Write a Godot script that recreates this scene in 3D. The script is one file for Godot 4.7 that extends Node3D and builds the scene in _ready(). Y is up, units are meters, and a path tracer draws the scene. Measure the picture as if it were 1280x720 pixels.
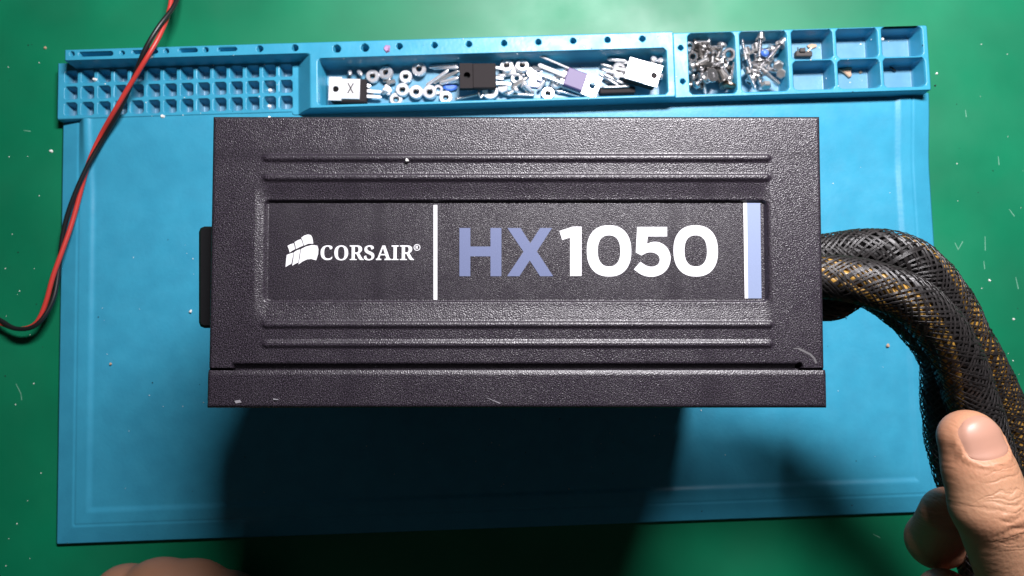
extends Node3D
# A power supply on a blue silicone repair mat, seen from above. All builders work in millimetres; S turns them into metres.
const S := 0.001
const SILICONE := Color(0.205, 0.935, 0.965)
var M := {}
var names := {}
var rng := RandomNumberGenerator.new()
var geo_cache := {}

# ---------------------------------------------------------------- mesh collector
class Geo:
	var v := PackedVector3Array()
	var n := PackedVector3Array()
	var uv := PackedVector2Array()
	var c := PackedColorArray()
	var ix := PackedInt32Array()
	var col := Color.WHITE
	var xf := Transform3D()
	func vert(p: Vector3, nn: Vector3, t := Vector2.ZERO) -> int:
		v.append(xf * p); n.append((xf.basis * nn).normalized()); uv.append(t); c.append(col)
		return v.size() - 1
	func tri(i: int, j: int, k: int) -> void:
		var g := (v[k] - v[i]).cross(v[j] - v[i])
		if g.length_squared() < 1e-14: return
		if g.dot(n[i] + n[j] + n[k]) < 0.0: ix.append_array([i, k, j])
		else: ix.append_array([i, j, k])
	func quad(i: int, j: int, k: int, l: int) -> void:
		tri(i, j, k); tri(i, k, l)
	func flat(pts: Array, nn: Vector3) -> void:
		var at := []
		for p in pts: at.append(vert(p, nn))
		for i in range(1, pts.size() - 1): tri(at[0], at[i], at[i + 1])
	func poly(p: PackedVector2Array, y: float, up := 1.0) -> void:
		var t := Geometry2D.triangulate_polygon(p)
		var at := []
		for q in p: at.append(vert(Vector3(q.x, y, q.y), Vector3(0, up, 0), q))
		for i in range(0, t.size(), 3): tri(at[t[i]], at[t[i + 1]], at[t[i + 2]])
	func wall(p: PackedVector2Array, y0: float, y1: float, out := 1.0) -> void:
		var s := 1.0 if Geometry2D.is_polygon_clockwise(p) else -1.0
		for i in p.size():
			var a := p[i]; var b := p[(i + 1) % p.size()]
			var d := (b - a).normalized()
			var nn := Vector3(-d.y, 0, d.x) * (s * out)
			flat([Vector3(a.x, y0, a.y), Vector3(b.x, y0, b.y), Vector3(b.x, y1, b.y), Vector3(a.x, y1, a.y)], nn)
	func prism(p: PackedVector2Array, y0: float, y1: float, bevel := 0.0) -> void:
		if bevel > 0.0:
			var q := shrink(p, bevel)
			poly(q, y1)
			var s := 1.0 if Geometry2D.is_polygon_clockwise(p) else -1.0
			for i in p.size():
				var j := (i + 1) % p.size()
				var d := (p[j] - p[i]).normalized()
				var nn := Vector3(-d.y * s, 1, d.x * s).normalized()
				flat([Vector3(p[i].x, y1 - bevel, p[i].y), Vector3(p[j].x, y1 - bevel, p[j].y), Vector3(q[j].x, y1, q[j].y), Vector3(q[i].x, y1, q[i].y)], nn)
			wall(p, y0, y1 - bevel)
		else:
			poly(p, y1); wall(p, y0, y1)
		poly(p, y0, -1.0)
	static func shrink(p: PackedVector2Array, by: float) -> PackedVector2Array:
		var s := 1.0 if Geometry2D.is_polygon_clockwise(p) else -1.0
		var q := PackedVector2Array()
		for i in p.size():
			var a := (p[i] - p[(i + p.size() - 1) % p.size()]).normalized()
			var b := (p[(i + 1) % p.size()] - p[i]).normalized()
			var na := Vector2(-a.y, a.x) * s; var nb := Vector2(-b.y, b.x) * s
			var m := (na + nb).normalized()
			q.append(p[i] - m * by / maxf(0.4, m.dot(na)))
		return q
	func box(c0: Vector3, size: Vector3, bevel := 0.0) -> void:
		var h := size / 2.0
		var p := PackedVector2Array([Vector2(c0.x - h.x, c0.z - h.z), Vector2(c0.x + h.x, c0.z - h.z), Vector2(c0.x + h.x, c0.z + h.z), Vector2(c0.x - h.x, c0.z + h.z)])
		if bevel > 0.0:
			var b := bevel
			p = PackedVector2Array([Vector2(c0.x - h.x + b, c0.z - h.z), Vector2(c0.x + h.x - b, c0.z - h.z), Vector2(c0.x + h.x, c0.z - h.z + b), Vector2(c0.x + h.x, c0.z + h.z - b), Vector2(c0.x + h.x - b, c0.z + h.z), Vector2(c0.x - h.x + b, c0.z + h.z), Vector2(c0.x - h.x, c0.z + h.z - b), Vector2(c0.x - h.x, c0.z - h.z + b)])
		prism(p, c0.y - h.y, c0.y + h.y, bevel)
	# turned shape about the y axis: profile of (radius, height); sharp corners
	func lathe(prof: Array, segs := 20, from := 0.0, to := TAU) -> void:
		for k in range(prof.size() - 1):
			var a: Vector2 = prof[k]; var b: Vector2 = prof[k + 1]
			var d := (b - a).normalized()
			var rows := []
			for i in segs + 1:
				var t := from + (to - from) * i / segs
				var r := Vector3(cos(t), 0, sin(t))
				var nn := r * d.y - Vector3(0, d.x, 0)
				rows.append([vert(r * a.x + Vector3(0, a.y, 0), nn), vert(r * b.x + Vector3(0, b.y, 0), nn)])
			for i in segs: quad(rows[i][0], rows[i][1], rows[i + 1][1], rows[i + 1][0])
	# smooth sheet through rows of points
	func sheet(rows: Array, closed := false, out_from: Variant = null) -> void:
		var nr := rows.size(); var nc: int = rows[0].size()
		var base := v.size()
		for r in nr:
			for k in nc:
				var p: Vector3 = rows[r][k]
				var dr: Vector3 = rows[mini(r + 1, nr - 1)][k] - rows[maxi(r - 1, 0)][k]
				var ka := (k + nc - 1) % nc if closed else maxi(k - 1, 0)
				var kb := (k + 1) % nc if closed else mini(k + 1, nc - 1)
				var dk: Vector3 = rows[r][kb] - rows[r][ka]
				var nn := dk.cross(dr).normalized()
				if nn == Vector3.ZERO: nn = Vector3.UP
				if out_from != null and nn.dot(p - out_from[r]) < 0.0: nn = -nn
				vert(p, nn, Vector2(float(k) / (nc - 1), float(r) / (nr - 1)))
		for r in nr - 1:
			for k in (nc if closed else nc - 1):
				var k2 := (k + 1) % nc
				quad(base + r * nc + k, base + r * nc + k2, base + (r + 1) * nc + k2, base + (r + 1) * nc + k)
	func tube(path: Array, rad: Variant, segs := 10, caps := true) -> void:
		var rows := []
		var fr := Geo.frames(path)
		for i in path.size():
			var r: float = rad[i] if rad is Array else rad
			var row := []
			for k in segs:
				var t := TAU * k / segs
				row.append(path[i] + (fr[i][0] * cos(t) + fr[i][1] * sin(t)) * r)
			rows.append(row)
		sheet(rows, true, path)
		if caps:
			for e in [0, path.size() - 1]:
				var nn: Vector3 = (path[0] - path[1] if e == 0 else path[e] - path[e - 1]).normalized()
				flat(rows[e], nn)
	static func frames(path: Array) -> Array:
		var out := []
		var up := Vector3.UP
		for i in path.size():
			var t: Vector3 = (path[mini(i + 1, path.size() - 1)] - path[maxi(i - 1, 0)]).normalized()
			if i == 0 and absf(t.y) > 0.9: up = Vector3.RIGHT
			var a := (up - t * up.dot(t)).normalized()
			up = a
			out.append([a, t.cross(a), t])
		return out
	func mesh() -> ArrayMesh:
		var a := []
		a.resize(Mesh.ARRAY_MAX)
		var w := PackedVector3Array()
		w.resize(v.size())
		for i in v.size(): w[i] = v[i] * 0.001
		a[Mesh.ARRAY_VERTEX] = w; a[Mesh.ARRAY_NORMAL] = n; a[Mesh.ARRAY_TEX_UV] = uv; a[Mesh.ARRAY_COLOR] = c; a[Mesh.ARRAY_INDEX] = ix
		var m := ArrayMesh.new()
		m.add_surface_from_arrays(Mesh.PRIMITIVE_TRIANGLES, a)
		return m

# ---------------------------------------------------------------- scene tree helpers
func numbered(called: String) -> String:
	names[called] = names.get(called, -1) + 1
	return called if names[called] == 0 else "%s_%03d" % [called, names[called]]

func tag(o: Node3D, label := "", category := "", group := "", kind := "") -> Node3D:
	if label: o.set_meta("label", label)
	if category: o.set_meta("category", category)
	if group: o.set_meta("group", group)
	if kind: o.set_meta("kind", kind)
	return o

func thing(called: String, label: String, category: String, at := Vector3.ZERO, group := "") -> Node3D:
	var o := Node3D.new()
	o.name = numbered(called)
	add_child(o)
	o.position = at * S
	tag(o, label, category, group)
	return o

func part(called: String, g: Variant, mat: Material, parent: Node, label := "") -> MeshInstance3D:
	var o := MeshInstance3D.new()
	o.name = called
	o.mesh = g.mesh() if g is Geo else g
	o.material_override = mat
	if parent == self:
		o.name = numbered(called)
		add_child(o)
	else: parent.add_child(o, true)
	if label: o.set_meta("label", label)
	return o

func copy(o: Node3D, at: Vector3, basis_: Basis, label: String, group := "") -> Node3D:
	var d: Node3D = o.duplicate()
	d.name = numbered(str(o.name).rstrip("0123456789").trim_suffix("_"))
	add_child(d)
	d.transform = Transform3D(basis_, at * S)
	d.set_meta("label", label)
	if group: d.set_meta("group", group)
	return d

func v2(a: Array) -> PackedVector2Array:
	var p := PackedVector2Array()
	for i in range(0, a.size(), 2): p.append(Vector2(a[i], a[i + 1]))
	return p

func curve3(pts: Array, step: float) -> Array:      # Catmull-Rom through points
	var out := []
	for i in pts.size() - 1:
		var p0: Vector3 = pts[maxi(i - 1, 0)]; var p1: Vector3 = pts[i]; var p2: Vector3 = pts[i + 1]; var p3: Vector3 = pts[mini(i + 2, pts.size() - 1)]
		var k := maxi(2, int(p1.distance_to(p2) / step))
		for j in k: out.append(p1.cubic_interpolate(p2, p0, p3, float(j) / k))
	out.append(pts[-1])
	return out

func smooth2(p: PackedVector2Array, k := 4) -> PackedVector2Array:   # closed Catmull-Rom
	var out := PackedVector2Array()
	for i in p.size():
		for j in k: out.append(p[i].cubic_interpolate(p[(i + 1) % p.size()], p[(i - 1 + p.size()) % p.size()], p[(i + 2) % p.size()], float(j) / k))
	return out

func rbox(x: float, y: float, r: Array, rad := 0.0) -> float:       # signed distance to a rounded rectangle
	var qx: float = absf(x - (r[0] + r[2]) * 0.5) - (r[2] - r[0]) * 0.5 + rad
	var qy: float = absf(y - (r[1] + r[3]) * 0.5) - (r[3] - r[1]) * 0.5 + rad
	return Vector2(maxf(qx, 0), maxf(qy, 0)).length() + minf(maxf(qx, qy), 0.0) - rad

func fall(d: float, a: float, b: float) -> float:                    # 0 at a, 1 at b
	return smoothstep(a, b, d) if a < b else 1.0 - smoothstep(b, a, d)

# sheet of heights over a grid of lines; to_world maps (u, v) to (x, z); cells wholly below cut are left out
func relief(us: Array, vs: Array, h: Callable, to_world: Callable, paint: Variant = null, cut := -0.5, uv_scale := 0.01) -> Geo:
	var g := Geo.new()
	var nu := us.size(); var nv := vs.size()
	var y := PackedFloat32Array(); y.resize(nu * nv)
	var w := PackedVector3Array(); w.resize(nu * nv)
	for j in nv:
		for i in nu:
			var t: float = h.call(us[i], vs[j])
			var p: Vector2 = to_world.call(us[i], vs[j])
			y[j * nu + i] = t
			w[j * nu + i] = Vector3(p.x, t, p.y)
	for j in nv:
		for i in nu:
			var a := w[j * nu + mini(i + 1, nu - 1)] - w[j * nu + maxi(i - 1, 0)]
			var b := w[mini(j + 1, nv - 1) * nu + i] - w[maxi(j - 1, 0) * nu + i]
			if paint != null: g.col = paint.call(us[i], vs[j], y[j * nu + i])
			g.vert(w[j * nu + i], b.cross(a).normalized(), Vector2(us[i], vs[j]) * uv_scale)
	for j in nv - 1:
		for i in nu - 1:
			var k := j * nu + i
			if maxf(maxf(y[k], y[k + 1]), maxf(y[k + nu], y[k + nu + 1])) > cut:
				g.ix.append_array([k, k + 1, k + nu + 1, k, k + nu + 1, k + nu])
	return g

func span(a: float, b: float, step: float) -> Array:
	var n := maxi(1, int(round((b - a) / step)))
	var out := []
	for i in n + 1: out.append(lerpf(a, b, float(i) / n))
	return out

# ---------------------------------------------------------------- materials
func plain(col: Color, rough := 0.5, metal := 0.0) -> StandardMaterial3D:
	var m := StandardMaterial3D.new()
	m.albedo_color = col.linear_to_srgb()
	m.roughness = rough
	m.metallic = metal
	return m

func noise_tex(freq: float, size: int, seed_: int, ramp: Variant = null, octaves := 3, kind := FastNoiseLite.TYPE_SIMPLEX) -> NoiseTexture2D:
	var n := FastNoiseLite.new()
	n.noise_type = kind
	n.seed = seed_
	n.frequency = freq
	n.fractal_octaves = octaves
	var t := NoiseTexture2D.new()
	t.width = size; t.height = size
	t.seamless = true
	t.noise = n
	if ramp != null:
		var gr := Gradient.new()
		gr.set_color(0, ramp[0]); gr.set_color(1, ramp[1])
		for i in range(2, ramp.size()): gr.add_point(ramp[i][0], ramp[i][1])
		t.color_ramp = gr
	return t

func tri_map(m: StandardMaterial3D, per_mm: float) -> void:
	m.uv1_triplanar = true
	m.uv1_scale = Vector3.ONE * (1000.0 / per_mm)

func make_materials() -> void:
	var m := plain(Color(0.001, 0.205, 0.092), 0.55)
	m.albedo_texture = noise_tex(0.006, 512, 3, [Color(0.86, 0.86, 0.86), Color(1, 1, 1)], 5)
	m.roughness_texture = noise_tex(0.01, 512, 8, [Color(0.75, 0.75, 0.75), Color(1, 1, 1)], 5)
	m.uv1_triplanar = true; m.uv1_scale = Vector3.ONE * 3.1
	M.bench = m
	m = plain(Color(0.22, 0.37, 0.54), 0.46)
	m.vertex_color_use_as_albedo = true
	m.albedo_texture = noise_tex(0.008, 1024, 5, [Color(0.93, 0.94, 0.95), Color(1, 1, 1)], 6)
	m.roughness_texture = noise_tex(0.02, 512, 6, [Color(0.7, 0.7, 0.7), Color(1, 1, 1)], 4)
	m.heightmap_enabled = true
	m.heightmap_texture = noise_tex(0.09, 512, 7, null, 2)
	m.heightmap_scale = 0.003
	tri_map(m, 150.0)
	M.mat = m
	for k in 2:
		m = plain([Color(0.068, 0.056, 0.072), Color(0.062, 0.052, 0.066)][k], 0.42)
		m.metallic_specular = 0.56
		m.roughness_texture = noise_tex(0.012, 512, 51 + k, [Color(0.78, 0.78, 0.78), Color(1, 1, 1)], 4)
		m.heightmap_enabled = true
		m.heightmap_texture = noise_tex([0.2, 0.24][k], 1024, 11 + k, null, 2)
		m.heightmap_scale = [0.012, 0.008][k]
		m.albedo_texture = noise_tex(0.22, 1024, 21 + k, [Color(0.1, 0.1, 0.1), Color(1, 0.97, 1), [0.4, Color(0.36, 0.35, 0.37)], [0.58, Color(0.62, 0.60, 0.64)], [0.68, Color(0.92, 0.9, 0.94)]], 2)  # pale specks put the glints of the black coat into its colour
		tri_map(m, [105.0, 88.0][k])
		M[["powder", "panel"][k]] = m
	M.white_print = plain(Color(0.74, 0.74, 0.76), 0.55)
	M.blue_print = plain(Color(0.12, 0.145, 0.26), 0.5)
	M.badge = plain(Color(0.27, 0.33, 0.50), 0.35, 0.2)
	M.black = plain(Color(0.012, 0.012, 0.014), 0.45)
	M.hole = plain(Color(0.004, 0.004, 0.005), 0.8)
	M.gloss_black = plain(Color(0.015, 0.014, 0.016), 0.22)
	m = plain(Color(0.86, 0.85, 0.86), 0.38, 0.25)
	m.roughness_texture = noise_tex(0.03, 256, 31, [Color(0.6, 0.6, 0.6), Color(1, 1, 1)], 3)
	tri_map(m, 12.0)
	M.tin = m
	M.nickel = plain(Color(0.86, 0.85, 0.87), 0.27, 0.65)
	M.bin_nickel = plain(Color(0.74, 0.73, 0.74), 0.24, 0.95)
	M.steel = plain(Color(0.55, 0.54, 0.53), 0.3, 0.8)
	M.dark_steel = plain(Color(0.2, 0.19, 0.18), 0.32, 0.9)
	M.brass_steel = plain(Color(0.36, 0.29, 0.22), 0.34, 1.0)
	M.white_plastic = plain(Color(0.84, 0.83, 0.84), 0.4)
	M.epoxy = plain(Color(0.024, 0.020, 0.021), 0.75)
	M.epoxy.metallic_specular = 0.3
	M.purple = plain(Color(0.11, 0.075, 0.19), 0.5)
	M.blue_plastic = plain(Color(0.05, 0.16, 0.60), 0.4)
	M.red_wire = plain(Color(0.55, 0.045, 0.035), 0.38)
	M.black_wire = plain(Color(0.012, 0.012, 0.013), 0.38)
	M.gold_wire = plain(Color(0.38, 0.21, 0.04), 0.4)
	m = plain(Color(0.020, 0.0175, 0.0175), 0.36)
	m.metallic_specular = 0.6
	M.braid = m
	M.core = plain(Color(0.010, 0.009, 0.009), 0.6)
	M.nail = plain(Color(0.46, 0.245, 0.175), 0.42)
	M.crumb = plain(Color(0.82, 0.82, 0.78), 0.6)
	M.tan = plain(Color(0.50, 0.33, 0.22), 0.6)
	M.scratch = plain(Color(0.07, 0.065, 0.065), 0.7)

# ---------------------------------------------------------------- the mat
func mat_xz(u: float, v: float) -> Vector2:
	var a := u / 446.0; var b := v / 246.0
	return Vector2(-231.1, -131.0).lerp(Vector2(211.0, -144.6), a).lerp(Vector2(-228.7, 115.5).lerp(Vector2(221.0, 99.0), a), b)

var bins := []
var slots := []

func tray_height(u: float, v: float) -> float:
	var h := -1.0
	# low plate with the small cells, ramping down into the pad
	var d := rbox(u, v, [-0.1, 3.0, 134.0, 32.6], 0.8)
	h = maxf(h, lerpf(-1.0, 7.0, fall(d, 0.5, -0.3)))
	# rail along the top
	h = maxf(h, lerpf(-1.0, 16.0, fall(rbox(u, v, [9.0, -0.3, 314.0, 6.3], 0.8), 0.6, -0.5)))
	# long compartment's body with a sloping left wall
	var body := lerpf(-1.0, 16.0, fall(rbox(u, v, [120.0, -0.3, 314.0, 33.8], 1.2), 0.5, -0.5))
	body = minf(body, 7.0 + 9.0 * clampf((u - 123.5) / 8.6, 0.0, 1.0))
	if u < 132.5 and v < 6.0: body = minf(body, 16.0)
	h = maxf(h, body)
	# screw bins' body
	h = maxf(h, lerpf(-1.0, 14.0, fall(rbox(u, v, [312.5, -0.2, 442.6, 33.9], 1.5), 0.5, -0.5)))
	# recesses
	if u > 134.0 and u < 312.0:
		h = lerpf(h, minf(h, 3.0), fall(rbox(u, v, [136.0, 8.7, 309.8, 31.7], 1.6), 0.1, -1.1))
	if u < 122.0 and v > 7.0:
		var iu := clampf(round((u - 7.2) / 8.446), 0, 13); var iv := clampf(round((v - 10.7) / 8.25), 0, 2)
		var cu := 7.2 + iu * 8.446; var cv := 10.7 + iv * 8.25
		h = lerpf(h, 1.0, fall(rbox(u, v, [cu - 2.95, cv - 3.05, cu + 2.95, cv + 3.05], 1.0), 0.15, -0.55))
	if u > 312.0:
		for b in bins:
			if u > b[0] - 1.0 and u < b[2] + 1.0:
				h = lerpf(h, minf(h, 4.0), fall(rbox(u, v, b, 2.0), 0.15, -0.75))
	if v < 7.0 or u > 312.0:
		for s in slots:
			if absf(u - s[0]) < s[2] + 1.0: 
				h = lerpf(h, minf(h, s[4]), fall(rbox(u, v, [s[0] - s[2], s[1] - s[3], s[0] + s[2], s[1] + s[3]], minf(s[2], s[3])), 0.25, -0.3))
	return h

func tray_paint(u: float, v: float, h: float) -> Color:
	# floors of the compartments are mixed towards grey; dust is only the amount
	var dust := 0.0
	if h < 4.6 and h > 0.0 and u > 312.0: dust = 0.75
	elif h < 3.4 and u > 130.0: dust = 0.6
	elif h < 1.8 and u < 130.0 and v < 31.0: dust = 0.85
	return SILICONE.lerp(Color(0.66, 0.80, 0.78), dust)

func pad_height(u: float, v: float) -> float:
	var d := -rbox(u, v, [0.0, -60.0, 446.0, 246.0], 1.0)     # distance in from the edge
	var h := 0.0
	h = lerpf(-1.0, 2.2, smoothstep(-0.6, 0.2, d))
	h += 1.9 * clampf(d / 9.2, 0.0, 1.0)
	h -= 0.9 * smoothstep(15.5, 18.5, d)
	h -= 0.35 * (smoothstep(9.0, 9.6, d) - smoothstep(9.6, 10.6, d))
	# the pad swells up to meet the low plate of the cell tray
	h += 3.75 * smoothstep(74.0, 31.0, v) * smoothstep(9.0, 15.0, u)
	h += 0.25 * sin(u * 0.021 + 1.0) * sin(v * 0.027) * smoothstep(20.0, 60.0, d)
	return h

func white_paint(_u: float, _v: float, _h: float) -> Color:
	return SILICONE

func build_mat() -> void:
	bins = [[321.45, 1.06, 344.79, 31.66], [347.56, 0.72, 370.84, 31.34], [373.61, 0.82, 393.93, 15.65], [373.59, 16.8, 393.89, 30.97], [396.16, 0.82, 416.63, 15.62], [396.07, 16.85, 416.92, 31.01], [418.94, 0.58, 439.13, 15.63], [418.99, 16.59, 439.56, 31.12]]
	for b in bins:
		if b[3] > 25.0: b[3] = minf(b[3], 32.0)
	var marks := [Vector2(13.3, 2.53), Vector2(25.08, 2.81), Vector2(38.34, 2.77), Vector2(49.64, 2.56), Vector2(60.42, 2.52), Vector2(71.21, 2.41), Vector2(80.12, 2.48), Vector2(90.78, 2.45)]
	var wide := [0.8, 8.2, 0.7, 6.0, 0.8, 4.4, 0.9, 4.4]
	var tall := [0.9, 0.8, 0.8, 0.55, 0.9, 0.6, 0.9, 0.6]
	for i in 8: slots.append([marks[i].x, marks[i].y, wide[i], tall[i], 8.0])
	var holes := [Vector2(107, 2.78), Vector2(124.54, 2.84), Vector2(145.51, 3.88), Vector2(159.5, 3.83), Vector2(176.68, 3.63), Vector2(194.27, 3.64), Vector2(211.46, 3.61), Vector2(229.05, 3.62), Vector2(246.24, 3.58), Vector2(263.63, 3.55), Vector2(280.83, 3.56), Vector2(298.23, 3.61), Vector2(317.75, 7.87), Vector2(318.04, 24.98)]
	var radii := [1.2, 1.25, 1.6, 1.6, 1.15, 1.1, 1.1, 1.1, 1.1, 1.1, 1.1, 1.1, 0.95, 0.95]
	for i in 14: slots.append([holes[i].x, holes[i].y, radii[i], radii[i], 5.0])
	var root := thing("repair_mat", "blue silicone repair mat with moulded parts trays along its top edge", "repair mat")
	var vs := span(-1.0, 46.0, 0.45)
	var cell_vs := vs
	part("cell_tray", relief(span(-1.0, 123.0, 0.45), cell_vs, tray_height, mat_xz, tray_paint), M.mat, root)
	vs = span(-1.0, 35.0, 0.45)
	part("long_tray", relief(span(123.0, 313.2, 0.45), span(-1.0, 46.0, 0.45), tray_height, mat_xz, tray_paint), M.mat, root)
	part("bin_tray", relief(span(313.2, 444.0, 0.45), vs, tray_height, mat_xz, tray_paint), M.mat, root)
	var us := span(-1.0, 20.0, 0.6) + span(22.0, 424.0, 4.0) + span(426.0, 447.0, 0.6)
	part("pad", relief(us, span(32.3, 35.3, 0.75) + span(38.0, 225.0, 3.0) + span(226.0, 247.0, 0.6), pad_height, mat_xz, white_paint), M.mat, root)

# ---------------------------------------------------------------- the power supply
const PX0 := -89.0
const PX1 := 91.6
const PZ0 := -58.9
const PZS := 16.4     # seam between shell and lid
const PZ1 := 27.3
const PTOP := 150.0
const PANEL := [-72.99, -33.53, 75.16, -4]
var ribs := []

func shell_height(x: float, z: float) -> float:
	var h := PTOP
	var e := minf(minf(x - PX0, PX1 - x), z - PZ0)
	if e < 1.3: h -= 1.3 - sqrt(maxf(0.0, 1.69 - (1.3 - maxf(e, 0.0)) ** 2))
	# shallow dish around the label
	var d := rbox(x, z, [PANEL[0], PANEL[1], PANEL[2], PANEL[3]], 1.2)
	var side := absf(z - (PANEL[1] + PANEL[3]) * 0.5)
	if absf(x - 0.5) < 76.0:
		h -= 0.9 * (1.0 - smoothstep(0.0, 7.5, maxf(d, 0.0))) * smoothstep(78.0, 72.0, absf(x - 0.5))
	h -= 1.0 * fall(d, 0.45, -0.15)
	for r in ribs:
		var q := rbox(x, z, r, 1.2)
		h += 0.62 * smoothstep(0.4, -0.8, q)
	# the shell turns down under the lid between two notches
	if z > 12.0:
		var mid := fall(absf(x - 1.4), 83.6, 83.0)
		h -= mid * 1.9 * smoothstep(13.9, 16.2, z)
		h -= (1.0 - mid) * 2.6 * smoothstep(15.75, 16.1, z)
		h -= 2.8 * fall(Vector2(x - 84.2, z - 15.1).length(), 1.0, 0.5)
	return h

func lid_height(x: float, z: float) -> float:
	var h := PTOP + 0.5
	var e := minf(minf(x - (PX0 - 0.1), PX1 + 0.4 - x), minf(PZ1 - z, z - PZS + 0.8))
	if e < 1.2: h -= 1.2 - sqrt(maxf(0.0, 1.44 - (1.2 - maxf(e, 0.0)) ** 2))
	h -= 0.35 * smoothstep(2.2, 0.6, z - PZS + 0.8)
	return h + 0.12 * sin(x * 0.045 + 0.6)

func same_xz(u: float, v: float) -> Vector2:
	return Vector2(u, v)

func glyph(a: Array, y: float, h := 0.07) -> Geo:
	var g := Geo.new()
	g.prism(v2(a) if a is Array else a, y, y + h)
	return g

func ring_glyph(outer: PackedVector2Array, inner: PackedVector2Array, y: float, h: float) -> Geo:
	var g := Geo.new()
	var k := outer.size()
	for i in k:
		var j := (i + 1) % k
		g.flat([Vector3(outer[i].x, y + h, outer[i].y), Vector3(outer[j].x, y + h, outer[j].y), Vector3(inner[j].x, y + h, inner[j].y), Vector3(inner[i].x, y + h, inner[i].y)], Vector3.UP)
	g.wall(outer, y, y + h)
	g.wall(inner, y, y + h, -1.0)
	return g

func oval(c: Vector2, r: Vector2, e: float, k := 48) -> PackedVector2Array:
	var p := PackedVector2Array()
	for i in k:
		var t := TAU * i / k
		p.append(c + Vector2(signf(cos(t)) * absf(cos(t)) ** e * r.x, signf(sin(t)) * absf(sin(t)) ** e * r.y))
	return p

func lettering(text: String, bold_serif: bool, at: Vector2, width: float, height: float, y: float) -> MeshInstance3D:
	var f := SystemFont.new()
	f.font_names = PackedStringArray(["Droid Serif" if bold_serif else "Droid Sans"])
	f.font_weight = 700
	var t := TextMesh.new()
	t.text = text; t.font = f; t.font_size = 64; t.pixel_size = 0.001; t.depth = 0.02
	t.curve_step = 1.0
	var b := t.get_aabb()
	var o := MeshInstance3D.new()
	o.mesh = t
	var sx := width * S / b.size.x; var sy := height * S / b.size.y
	o.transform = Transform3D(Basis(Vector3(sx, 0, 0), Vector3(0, 0, -sy), Vector3(0, 0.004, 0)), Vector3.ZERO)
	o.position = Vector3(at.x * S, y * S, at.y * S) - o.transform.basis * (b.position + Vector3(b.size.x, b.size.y, 0) * 0.5)
	return o

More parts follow.
